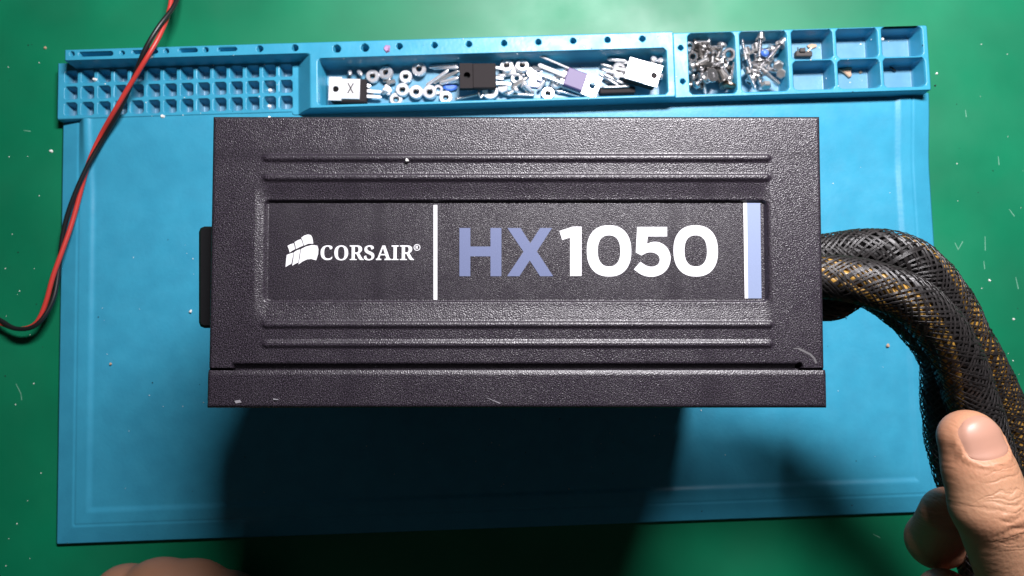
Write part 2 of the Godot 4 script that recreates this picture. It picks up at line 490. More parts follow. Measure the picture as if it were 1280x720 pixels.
func build_supply() -> void:
	var root := thing("power_supply", "black powder coated power supply unit with embossed ribs and printed label", "power supply")
	var e := [-73.65, -47.34, 76.46, -45.19, -73.57, -41.5, 76.38, -39.35, -73.2, 1.98, 76.46, 3.98, -73.12, 7.6, 76.37, 9.71]
	for i in 4: ribs.append([e[i * 4], e[i * 4 + 1], e[i * 4 + 2], e[i * 4 + 3]])
	var xs := span(PX0, PX0 + 1.3, 0.16) + span(PX0 + 1.6, -71.5, 0.6) + span(-71.2, -69.5, 0.3) + span(-69.0, 71.5, 0.7) + span(72.0, 75.0, 0.25) + span(75.5, 82.0, 0.5) + span(82.2, 86.0, 0.2) + span(86.6, PX1 - 1.6, 0.5) + span(PX1 - 1.3, PX1, 0.16)
	xs.append_array(span(-82.7, -81.2, 0.3))
	xs.sort()
	var zs := span(PZ0, PZ0 + 1.3, 0.16) + span(PZ0 + 1.5, PZS, 0.22)
	var g := relief(xs, zs, shell_height, same_xz, null, -5.0)
	var b := 4.0
	var low := PTOP - 1.3
	g.flat([Vector3(PX0, b, PZ0), Vector3(PX0, b, PZS), Vector3(PX0, low, PZS), Vector3(PX0, low, PZ0)], Vector3.LEFT)
	g.flat([Vector3(PX1, b, PZ0), Vector3(PX1, b, PZS), Vector3(PX1, low, PZS), Vector3(PX1, low, PZ0)], Vector3.RIGHT)
	g.flat([Vector3(PX0, b, PZ0), Vector3(PX1, b, PZ0), Vector3(PX1, low, PZ0), Vector3(PX0, low, PZ0)], Vector3.FORWARD)
	g.flat([Vector3(PX0, b, PZ0), Vector3(PX1, b, PZ0), Vector3(PX1, b, PZS), Vector3(PX0, b, PZS)], Vector3.DOWN)
	g.flat([Vector3(PX0, b, PZS), Vector3(PX1, b, PZS), Vector3(PX1, PTOP - 4.5, PZS), Vector3(PX0, PTOP - 4.5, PZS)], Vector3.BACK)
	part("shell", g, M.powder, root)
	var lx0 := PX0 - 0.1; var lx1 := PX1 + 0.4; var lz := PZS - 0.8 + 0.75
	g = relief(span(lx0, lx0 + 1.2, 0.15) + span(lx0 + 2.0, lx1 - 2.0, 1.0) + span(lx1 - 1.2, lx1, 0.15), span(lz, lz + 1.2, 0.12) + span(lz + 1.4, PZ1 - 1.4, 0.4) + span(PZ1 - 1.2, PZ1, 0.12), lid_height, same_xz, null, -5.0)
	low = PTOP - 0.95
	g.flat([Vector3(lx0, b, lz), Vector3(lx0, b, PZ1), Vector3(lx0, low, PZ1), Vector3(lx0, low, lz)], Vector3.LEFT)
	g.flat([Vector3(lx1, b, lz), Vector3(lx1, b, PZ1), Vector3(lx1, low, PZ1), Vector3(lx1, low, lz)], Vector3.RIGHT)
	g.flat([Vector3(lx0, b, PZ1), Vector3(lx1, b, PZ1), Vector3(lx1, low, PZ1), Vector3(lx0, low, PZ1)], Vector3.BACK)
	g.flat([Vector3(lx0, b, lz), Vector3(lx1, b, lz), Vector3(lx1, low, lz), Vector3(lx0, low, lz)], Vector3.FORWARD)
	g.flat([Vector3(lx0, b, lz), Vector3(lx1, b, lz), Vector3(lx1, b, PZ1), Vector3(lx0, b, PZ1)], Vector3.DOWN)
	part("lid", g, M.powder, root)
	# printed label in the recess
	var y := PTOP - 1.9
	g = Geo.new()
	g.prism(v2([-72.39, -33.05, 74.4, -33.05, 74.98, -32.34, 74.59, -4.94, 74.11, -4.47, -72.12, -4.47, -72.48, -4.94, -72.86, -32.58]), y - 0.05, y + 0.06)
	var label := part("label_panel", g, M.panel, root)
	y += 0.06
	part("divider_line", glyph([-23.38, -32.58, -22.25, -32.58, -22.13, -4.35, -23.26, -4.35], y), M.white_print, label)
	var bd := part("badge_strip", glyph([69.96, -33.17, 74.64, -33.17, 74.94, -32.69, 74.66, -5.17, 74.35, -4.75, 69.96, -4.75], y), M.badge, label)
	part("strip_edge", glyph([68.92, -33.17, 69.96, -33.17, 69.96, -4.75, 68.97, -4.75], y), M.white_print, bd)
	part("letter", glyph([-15.64, -25.7, -12.4, -25.7, -12.38, -20.17, -6.39, -20.17, -6.4, -25.7, -3.15, -25.7, -3.15, -11.33, -6.38, -11.33, -6.39, -17.24, -12.38, -17.24, -12.36, -11.33, -15.6, -11.33], y), M.blue_print, label, "blue grey letter H")
	part("letter", glyph([-1.37, -25.7, 2.52, -25.7, 5.44, -21.14, 8.36, -25.7, 11.93, -25.7, 7.38, -18.71, 12.22, -11.33, 8.34, -11.33, 5.27, -16.03, 2.19, -11.33, -1.45, -11.33, 3.41, -18.62], y), M.blue_print, label, "blue grey letter X")
	part("digit", glyph([14.11, -24.8, 18.09, -26.11, 20.68, -26.11, 20.63, -11.41, 17.23, -11.41, 17.27, -22.85, 14.92, -22.12], y), M.white_print, label, "white digit 1")
	var c := v2([28.83, -18.87, 54.58, -18.87, 35.44, -26.51, 28.88, -26.51, 32.18, -23.5, 28.86, -23.5])
	for i in 2:
		part("digit", ring_glyph(oval(c[i], Vector2(c[2].x - c[0].x, c[0].y - c[2].y), 0.86), oval(c[i], Vector2(c[4].x - c[0].x, c[0].y - c[4].y), 0.84), y, 0.07), M.white_print, label, "white digit 0")
	var bowl := curve_open(v2([40.11, -20.98, 41.89, -21.55, 43.84, -21.39, 45.77, -20.17, 46.89, -18.22, 47.03, -15.95, 46.2, -13.68, 44.4, -11.97, 41.65, -11.16, 38.74, -11.65, 36.17, -13.35]), 5)
	var tail := curve_open(v2([38.12, -15.62, 39.9, -14.49, 41.67, -14.16, 43.3, -14.81, 43.87, -16.19, 43.4, -17.57, 41.87, -18.38, 40.09, -18.3, 38.46, -17.49]), 5)
	var five := v2([36.77, -18.38, 37.23, -26.02, 46.14, -26.02, 46.12, -23.18, 40.37, -23.18])
	five.append_array(bowl); five.append_array(tail)
	var fg := Geo.new(); fg.prism(five, y, y + 0.07)
	part("digit", fg, M.white_print, label, "white digit 5")
	# sail emblem and lettering
	var sails := [[-66.71, -20.38, -65.78, -20.88, -64.85, -21.12, -64.65, -20.24, -64.49, -19.35, -65.32, -18.91, -66.05, -18.37, -66.3, -19.35], [-64.66, -21.47, -63.74, -22.01, -62.76, -22.36, -62.35, -21.52, -62.1, -20.43, -63.12, -19.99, -64.24, -19.4, -64.35, -20.43], [-62.66, -22.8, -61.79, -23.44, -60.71, -23.78, -59.82, -23.59, -59.37, -22.8, -59.06, -21.03, -60.48, -21.03, -61.85, -20.43, -62.16, -21.71],
		[-66.92, -17.63, -65.94, -18.07, -64.87, -18.37, -65.19, -16.69, -65.51, -15.02, -66.39, -14.58, -67.22, -14.04, -67.09, -15.81], [-64.72, -18.51, -63.9, -19.01, -62.92, -19.35, -63.19, -17.38, -63.46, -15.42, -64.34, -15.02, -65.26, -14.43, -64.94, -16.5], [-62.72, -19.4, -61.26, -20.14, -59.4, -20.63, -57.87, -20.43, -57.52, -19.35, -57.6, -17.87, -58.17, -16.06, -59.55, -16.45, -60.82, -16.35, -62.19, -15.71, -63.4, -14.83, -62.99, -17.09]]
	var em := Node3D.new()
	em.name = "emblem"
	label.add_child(em)
	for s in sails: part("sail", glyph(s, y), M.white_print, em)
	var at := v2([-42.98, -18.27, -56.84, -20.48, -29.13, -16.01, -28.22, -19.89, -28.23, -20.88, -28.52, -19.89, -27.93, -19.5])
	var t := lettering("CORSAIR", true, at[0], at[2].x - at[1].x, at[2].y - at[1].y, y + 0.04)
	t.name = "wordmark"; t.material_override = M.white_print
	label.add_child(t)
	var reg := Node3D.new()
	reg.name = "registered_mark"
	label.add_child(reg)
	var rr := at[3].y - at[4].y
	part("ring", ring_glyph(oval(at[3], Vector2(rr, rr), 1.0, 24), oval(at[3], Vector2(rr, rr) * 0.8, 1.0, 24), y, 0.07), M.white_print, reg)
	t = lettering("R", false, at[3], rr * 0.85, rr * 1.0, y + 0.04)
	t.name = "letter"; t.material_override = M.white_print
	reg.add_child(t)
	# scuffs in the paint
	g = Geo.new()
	var arc := v2([82.51, 9.95, 83.91, 9.95, 85.69, 10.86, 87.3, 11.67, 88.42, 12.81, 89.05, 14.27])
	for i in arc.size() - 1:
		var d := (arc[i + 1] - arc[i]).normalized(); var nn := Vector2(-d.y, d.x) * (0.30 if i > 0 else 0.16)
		g.flat([Vector3(arc[i].x + nn.x, PTOP + 0.03, arc[i].y + nn.y), Vector3(arc[i + 1].x + nn.x, PTOP + 0.03, arc[i + 1].y + nn.y), Vector3(arc[i + 1].x - nn.x, PTOP + 0.03, arc[i + 1].y - nn.y), Vector3(arc[i].x - nn.x, PTOP + 0.03, arc[i].y - nn.y)], Vector3.UP)
	part("scuff", g, plain(Color(0.11, 0.105, 0.11), 0.6), root, "pale curved scuff in the black paint")
	g = Geo.new()
	for sc in [[-7.63, 24.16, -7.04, 24.31, -3.29, 25.8, -3.59, 25.95], [-69.59, 24.38, -67.94, 24.68, -68.02, 24.9, -69.44, 24.83], [-80.81, 25.13, -79.17, 24.83, -78.71, 25.57, -80.35, 25.87]]:
		g = Geo.new()
		g.poly(v2(sc), PTOP + 0.73)
		part("scratch", g, plain(Color(0.25, 0.24, 0.26), 0.5), root, "thin bright scratch on the lid")
	# socket flange on the left face
	var inl := Node3D.new()
	inl.name = "mains_inlet"
	root.add_child(inl)
	g = Geo.new()
	var p := [-102.81, -27.02, -102.3, -28.35, -100.98, -28.88, -98.07, -28.88, -97.52, 4.47, -100.42, 4.47, -101.74, 3.94, -102.29, 2.62]
	g.prism(v2(p), 82.0, 128.0, 1.0)
	part("flange", g, M.black, inl)
	g = Geo.new()
	g.box(Vector3(-101.6, 104.0, -11.0), Vector3(1.6, 20.0, 24.0), 0.6)
	part("socket", g, M.hole, inl)
	# rubber grommet where the cables leave
	g = Geo.new()
	var prof := []
	for i in 9:
		var a := PI * i / 8.0
		prof.append(Vector2(18.5 - 5.0 * cos(a), 4.2 * sin(a)))
	g.xf = Transform3D(Basis(Vector3(0, 0, 1), Vector3(1, 0, 0), Vector3(0, 1, 0)), Vector3(PX1, 118, -6.0)).scaled_local(Vector3(0.62, 1.0, 1.0))
	var rows := []
	for i in prof.size():
		var row := []
		for k in 40:
			var a := TAU * k / 40
			row.append(Vector3(cos(a) * prof[i].x, prof[i].y, sin(a) * prof[i].x))
		rows.append(row)
	var cen := []
	for i in prof.size(): cen.append(Vector3(0, -8, 0))
	g.sheet(rows, true, cen)
	part("cable_grommet", g, M.gloss_black, root)

func curve_open(p: PackedVector2Array, k: int) -> PackedVector2Array:
	var out := PackedVector2Array()
	for i in p.size() - 1:
		for j in k: out.append(p[i].cubic_interpolate(p[i + 1], p[maxi(i - 1, 0)], p[mini(i + 2, p.size() - 1)], float(j) / k))
	out.append(p[-1])
	return out

# ---------------------------------------------------------------- cables
func sleeved(label: String, pts: Array, rad: Array, gold: Array, strands: int, pitch: float, seed_: int) -> void:
	rng.seed = seed_
	var root := thing("sleeved_cable", label, "cable", Vector3.ZERO, "sleeved cables leaving the power supply")
	var path := curve3(pts, 0.9)
	var n := path.size()
	var r := []
	for i in n:
		var t := float(i) / (n - 1) * (rad.size() - 1)
		var k := mini(int(t), rad.size() - 2)
		r.append(lerpf(rad[k], rad[k + 1], t - k))
	var fr := Geo.frames(path)
	var len_ := [0.0]
	for i in range(1, n): len_.append(len_[-1] + path[i].distance_to(path[i - 1]))
	# wires inside
	var wires := 9
	for w in wires:
		var a0 := TAU * w / wires
		var wp := []
		for i in range(0, n, 3):
			var a: float = a0 + len_[i] / 160.0 * TAU + 0.3 * sin(len_[i] * 0.05 + w)
			var q: float = r[i] * 0.70
			wp.append(path[i] + (fr[i][0] * cos(a) + fr[i][1] * sin(a)) * q)
		var g := Geo.new()
		g.tube(wp, r[0] * 0.235, 8)
		part("wire", g, M.gold_wire if w in gold else M.core, root)
	var core := Geo.new()
	var rr := []
	for q in r: rr.append(q * (0.72 if gold.size() else 0.9))
	core.tube(path, rr, 16)
	part("core", core, M.core, root)
	# braid: ribbons of fine filaments winding both ways, over and under
	var br := Geo.new()
	for way in [-1.0, 1.0]:
		for s in strands:
			var a0 := TAU * s / strands
			var jit := rng.randf_range(-0.35, 0.35) * TAU / strands
			for f in 3:
				var rows := []
				var mids := []
				var off := (f - 1) * 0.33
				for i in n:
					var ph: float = a0 + jit + way * len_[i] / pitch * TAU
					var a: float = ph + off / r[i]
					var lift: float = r[i] * (0.985 + 0.02 * sin(float(i) * 0.11 + s)) + 0.14 * way * cos(len_[i] / pitch * TAU * strands)
					var dirv: Vector3 = fr[i][0] * cos(a) + fr[i][1] * sin(a)
					var tan_: Vector3 = (fr[i][1] * cos(a) - fr[i][0] * sin(a))
					var c: Vector3 = path[i] + dirv * lift
					rows.append([c - tan_ * 0.15 - dirv * 0.08, c + dirv * 0.08, c + tan_ * 0.15 - dirv * 0.08])
					mids.append(path[i])
				br.sheet(rows, false, mids)
	var o := part("braided_sleeve", br, M.braid, root)
	o.set_meta("kind", "stuff")

func build_cables() -> void:
	sleeved("upper sleeved cable bundle farthest from the hand with gold wires inside", [Vector3(107.76, 110, -20.02), Vector3(113.31, 112, -20.42), Vector3(124.37, 116, -21.18), Vector3(136.91, 117, -17.25), Vector3(149.47, 114, -5.82), Vector3(159.78, 110, 8.69), Vector3(171.68, 104, 23.8), Vector3(184.09, 98, 44.51), Vector3(195.7, 94, 73.17)], [8.2, 8.6, 8.4, 8.0, 7.8, 7.6, 7.4, 7.4], [1, 2, 3, 4, 5], 22, 46.0, 1)
	sleeved("middle sleeved cable bundle lying over the others and running under the thumb", [Vector3(103.19, 120, -12.7), Vector3(108.46, 122, -12.32), Vector3(119.68, 126, -9.73), Vector3(130.82, 127, -4.45), Vector3(141.88, 124, 5.02), Vector3(150.92, 119, 16.72), Vector3(158.5, 114, 30.79), Vector3(166.31, 110, 47.95), Vector3(175.85, 106, 69.77), Vector3(187.29, 104, 98.38)], [7.4, 7.8, 8.0, 8.0, 8.2, 8.2, 8.2, 8.2, 8.2], [7, 8, 0], 22, 50.0, 2)
	sleeved("thick black lower cable bundle drooping beside the power supply", [Vector3(109.6, 104, -6.06), Vector3(114.9, 105, -5.46), Vector3(124.69, 104, -10.68), Vector3(135.23, 102, -7.28), Vector3(148.68, 101, 2.61), Vector3(160.14, 99, 15.23), Vector3(163.99, 97, 30.05), Vector3(166.99, 95, 45.04), Vector3(171.12, 93, 63.14), Vector3(175.54, 91, 82.91), Vector3(180.91, 90, 109.83)], [7.6, 7.8, 8.0, 9.0, 10.5, 12.2, 12.6, 11.6, 10.2, 9.6, 9.4], [], 26, 64.0, 3)

func build_twisted_wire() -> void:
	var root := thing("twisted_wire", "loosely twisted red and black wire lying across the mat's left side", "wire")
	var pts := [Vector3(-169.76, 9, -169.65), Vector3(-169.83, 14, -153.75), Vector3(-173.38, 19, -139.48), Vector3(-179.01, 20.5, -126.95), Vector3(-187.32, 17, -114.69), Vector3(-195.85, 14, -101.64), Vector3(-206.49, 9, -88.9), Vector3(-213.63, 8, -75.33), Vector3(-219.58, 7.5, -58.39), Vector3(-224.37, 7.5, -40.6), Vector3(-227.99, 8, -22.04), Vector3(-230.91, 9, -5.99), Vector3(-236.32, 10, 4.75), Vector3(-246.1, 9, 7.15), Vector3(-256.45, 7, 3.59), Vector3(-270.2, 5, -2.03)]
	var path := curve3(pts, 1.5)
	var fr := Geo.frames(path)
	for k in 2:
		var p := []
		var l := 0.0
		for i in path.size():
			if i > 0: l += path[i].distance_to(path[i - 1])
			var a := l / 84.0 * TAU + k * PI + 0.5 + 0.5 * sin(l * 0.03)
			p.append(path[i] + (fr[i][0] * cos(a) + fr[i][1] * sin(a)) * (1.2 + 0.25 * sin(l * 0.045 + 1.0)))
		var g := Geo.new()
		g.tube(p, 1.1, 14)
		part(["red_wire", "black_wire"][k], g, [M.red_wire, M.black_wire][k], root)

# ---------------------------------------------------------------- small hardware
func lying(yaw: float, pitch := 0.0, roll := 0.0) -> Basis:     # turns +y along the ground
	return Basis(Vector3.UP, yaw) * Basis(Vector3.BACK, pitch - PI / 2.0) * Basis(Vector3.UP, roll)

func thread_profile(r: float, y0: float, y1: float, step := 0.6) -> Array:
	var p := [Vector2(r * 0.82, y0)]
	var y := y0 - 0.01
	while y > y1 + step:
		p.append(Vector2(r, y - step * 0.45)); p.append(Vector2(r * 0.84, y - step))
		y -= step
	p.append(Vector2(r * 0.75, y1)); p.append(Vector2(0.01, y1))
	return p

func make_screw(called: String, label: String, group: String, head: String, hr: float, hh: float, sr: float, sl: float, mat: Material, mat2: Material = null) -> Node3D:
	var root := thing(called, label, "screw", Vector3.ZERO, group)
	var g := Geo.new()
	if head == "pan":
		var p := [Vector2(0.01, hh * 0.55), Vector2(hr * 0.28, hh * 0.55), Vector2(hr * 0.34, hh)]
		for i in range(1, 5): p.append(Vector2(hr * (0.34 + 0.66 * sin(i * PI / 8.0)), hh * (0.28 + 0.72 * cos(i * PI / 8.0))))
		p.append(Vector2(hr, 0.0)); p.append(Vector2(0.01, 0.0))
		g.lathe(p, 18)
	elif head == "flat":
		g.lathe([Vector2(0.01, hh * 0.7), Vector2(hr * 0.3, hh * 0.7), Vector2(hr * 0.36, hh), Vector2(hr * 0.92, hh), Vector2(hr, hh * 0.8), Vector2(hr, hh * 0.3), Vector2(sr, -hh * 0.5), Vector2(0.01, -hh * 0.5)], 18)
	else:
		g.lathe([Vector2(0.01, hh * 0.35), Vector2(hr * 0.5, hh * 0.35), Vector2(hr * 0.55, hh), Vector2(hr * 0.9, hh), Vector2(hr, hh * 0.9), Vector2(hr, 0.0), Vector2(0.01, 0.0)], 18)
	part("head", g, mat, root)
	g = Geo.new()
	g.lathe(thread_profile(sr, 0.0, -sl), 14)
	part("shaft", g, mat2 if mat2 else mat, root)
	return root

func add_washers(root: Node3D, sr: float, mat: Material) -> void:
	var g := Geo.new()
	g.lathe([Vector2(sr, -0.1), Vector2(sr * 1.75, -0.1), Vector2(sr * 1.75, -0.95), Vector2(sr, -0.95)], 18, 0.2, TAU)
	part("spring_washer", g, mat, root)
	g = Geo.new()
	g.lathe([Vector2(sr, -1.15), Vector2(sr * 2.3, -1.15), Vector2(sr * 2.3, -1.7), Vector2(sr, -1.7)], 20)
	part("flat_washer", g, mat, root)

func make_nut(called: String, label: String, group: String, r: float, hole: float, h: float, mat: Material) -> Node3D:
	var root := thing(called, label, "nut", Vector3.ZERO, group)
	var g := Geo.new()
	g.lathe([Vector2(hole, 0), Vector2(r * 0.9, 0), Vector2(r, h * 0.15), Vector2(r, h * 0.8), Vector2(r * 0.88, h), Vector2(hole * 1.25, h), Vector2(hole, h * 0.82)], 24)
	part("rim", g, mat, root)
	g = Geo.new()
	var p := []
	var y := h * 0.82
	while y > 0.0:
		p.append(Vector2(hole, y)); p.append(Vector2(hole * 0.86, y - 0.25)); y -= 0.5
	p.append(Vector2(hole, 0.0))
	g.lathe(p, 18)
	part("thread", g, M.dark_steel, root)
	return root

func plate_with_hole(g: Geo, x0: float, x1: float, z0: float, z1: float, hx: float, hz: float, hr: float, y0: float, y1: float) -> void:
	var k := 24
	var hole := PackedVector2Array()
	var rim := PackedVector2Array()
	for i in k:
		var a := TAU * (i + 0.5) / k
		var d := Vector2(cos(a), sin(a))
		hole.append(Vector2(hx, hz) + d * hr)
		var tx: float = ((x1 - hx) if d.x > 0 else (x0 - hx)) / d.x
		var tz: float = ((z1 - hz) if d.y > 0 else (z0 - hz)) / d.y
		rim.append(Vector2(hx, hz) + d * minf(tx, tz))
	# square corners
	for i in k:
		var j := (i + 1) % k
		var a: Vector2 = rim[i]; var b: Vector2 = rim[j]
		for y in [y0, y1]:
			var up := Vector3.UP if y == y1 else Vector3.DOWN
			g.flat([Vector3(hole[i].x, y, hole[i].y), Vector3(hole[j].x, y, hole[j].y), Vector3(b.x, y, b.y), Vector3(a.x, y, a.y)], up)
			if absf(a.x - b.x) > 0.01 and absf(a.y - b.y) > 0.01:
				var c := Vector2(a.x if absf(a.x - x0) < 0.01 or absf(a.x - x1) < 0.01 else b.x, a.y if absf(a.y - z0) < 0.01 or absf(a.y - z1) < 0.01 else b.y)
				g.flat([Vector3(a.x, y, a.y), Vector3(b.x, y, b.y), Vector3(c.x, y, c.y)], up)
	g.wall(hole, y0, y1, -1.0)
	g.wall(PackedVector2Array([Vector2(x0, z0), Vector2(x1, z0), Vector2(x1, z1), Vector2(x0, z1)]), y0, y1)

func lead(from: Vector3, to: Vector3, w: float, t: float) -> Geo:
	var g := Geo.new()
	var d := to - from
	var l := d.length()
	g.xf = Transform3D(Basis(Quaternion(Vector3.RIGHT, d.normalized())), from)
	var p := PackedVector2Array([Vector2(0, -w / 2), Vector2(l - w * 0.5, -w / 2), Vector2(l, -w * 0.2), Vector2(l, w * 0.2), Vector2(l - w * 0.5, w / 2), Vector2(0, w / 2)])
	g.prism(p, -t / 2, t / 2, t * 0.3)
	return g

func build_transistors() -> void:
	# metal back up, marked with a cross
	var t := thing("power_transistor", "silver backed transistor marked with a scratched X at tray's left end", "transistor", Vector3(-83.85, 9.4, -113.42), "power transistors in the long tray")
	t.basis = Basis(Vector3.UP, deg_to_rad(-1.5)) * Basis(Vector3.BACK, deg_to_rad(1.0))
	var g := Geo.new()
	g.box(Vector3(1.2, -2.6, 0.4), Vector3(18.0, 4.2, 12.2), 0.7)
	part("body", g, M.epoxy, t)
	g = Geo.new()
	plate_with_hole(g, -8.4, -2.0, -6.1, 5.9, -4.9, 0.1, 1.55, -0.5, 0.5)
	g.prism(PackedVector2Array([Vector2(-2.0, -5.3), Vector2(7.2, -5.3), Vector2(7.2, 5.0), Vector2(-2.0, 5.0)]), -0.5, 0.5, 0.25)
	part("metal_back", g, M.tin, t)
	g = Geo.new()
	g.lathe([Vector2(1.55, -0.5), Vector2(0.01, -0.5)], 20)
	part("hole", g, M.hole, t)  # black disc stands in for the shade inside the hole
	g = Geo.new()
	for s in [-1.0, 1.0]:
		g.xf = Transform3D(Basis(Vector3.UP, s * 1.08), Vector3(2.6, 0.53, -0.4))
		g.box(Vector3.ZERO, Vector3(5.8, 0.06, 0.62))
	part("cross_mark", g, M.scratch, t)
	for z in [-0.3, 2.4, -3.2]:
		part("lead", lead(Vector3(9.6, -3.0, z), Vector3(17.6 if z > -3.0 else 12.0, -3.6, z + 0.2), 1.7, 0.7), M.tin, t)
	t.get_node("hole").position = Vector3(-4.9, 0, 0.1) * S
	# black face up
	t = thing("power_transistor", "black transistor lying face up in the middle of the tray", "transistor", Vector3(-17.07, 12.5, -119.23), "power transistors in the long tray")
	t.basis = Basis(Vector3.UP, deg_to_rad(1.2)) * Basis(Vector3.BACK, deg_to_rad(-2.0))
	g = Geo.new()
	plate_with_hole(g, -9.1, -2.6, -6.4, 6.2, -5.4, -0.3, 1.65, -3.6, 0.0)
	g.box(Vector3(3.2, -1.8, -0.1), Vector3(11.6, 3.6, 12.6), 0.4)
	part("body", g, M.epoxy, t)
	g = Geo.new()
	g.box(Vector3(-0.4, -4.2, -0.4), Vector3(17.0, 1.2, 11.4), 0.3)
	part("metal_back", g, M.tin, t)
	for z in [0.2, 2.9, -5.0]:
		part("lead", lead(Vector3(9.0, -2.4, z), Vector3(13.0 if z < 1.0 else 17.0, -3.6, z + 0.3), 1.5, 0.7), M.tin, t)
	# purple one with its tab
	g = Geo.new()
	g.lathe([Vector2(1.65, -3.2), Vector2(0.01, -3.2)], 20)
	part("hole", g, M.hole, t).position = Vector3(-5.4, 0, -0.3) * S  # black disc over the metal back paints the hole as shaded
	# purple one
	t = thing("power_transistor", "purple faced transistor with a silver tab and three long leads", "transistor", Vector3(31.97, 10.5, -118.34), "power transistors in the long tray")
	t.basis = Basis(Vector3.UP, deg_to_rad(-19.5)) * Basis(Vector3.BACK, deg_to_rad(-2.0))
	g = Geo.new()
	g.box(Vector3(0, -2.0, 0), Vector3(10.4, 4.0, 9.4), 0.5)
	part("body", g, M.purple, t)
	g = Geo.new()
	plate_with_hole(g, 5.0, 12.6, -5.2, 5.9, 9.0, 0.2, 1.7, -1.6, -0.3)
	g.box(Vector3(-1.0, -3.2, 0.3), Vector3(12.0, 1.2, 10.0))
	part("tab", g, M.tin, t)
	var lz := [-4.2, 0.0, 4.1]
	for k in 3: part("lead", lead(Vector3(-5.0, -1.0, lz[k]), Vector3(-21.0 + k * 0.8, -0.2 - k * 0.7, lz[k] - 0.6), 2.1, 0.9), M.tin, t)
	# silver back at the right end
	t = thing("power_transistor", "plain silver backed transistor tilted at the tray's right end", "transistor", Vector3(65.56, 12.6, -120.93), "power transistors in the long tray")
	t.basis = Basis(Vector3.UP, deg_to_rad(-17.3)) * Basis(Vector3.BACK, deg_to_rad(2.0))
	g = Geo.new()
	g.box(Vector3(-0.4, -2.5, 0.3), Vector3(16.0, 4.4, 11.0), 0.6)
	part("body", g, M.epoxy, t)
	g = Geo.new()
	plate_with_hole(g, 2.2, 8.5, -5.6, 5.5, 5.6, 0.2, 1.65, -0.5, 0.5)
	g.prism(PackedVector2Array([Vector2(-8.5, -5.3), Vector2(-8.2, -5.6), Vector2(2.2, -5.6), Vector2(2.2, 5.5), Vector2(-8.2, 5.5), Vector2(-8.5, 5.2)]), -0.5, 0.5, 0.22)
	part("metal_back", g, M.tin, t)
	for z in [-3.6, 0.2, 3.6]:
		part("lead", lead(Vector3(-8.0, -2.6, z), Vector3(-13.5, -5.2, z - 0.3), 1.4, 0.7), M.tin, t)

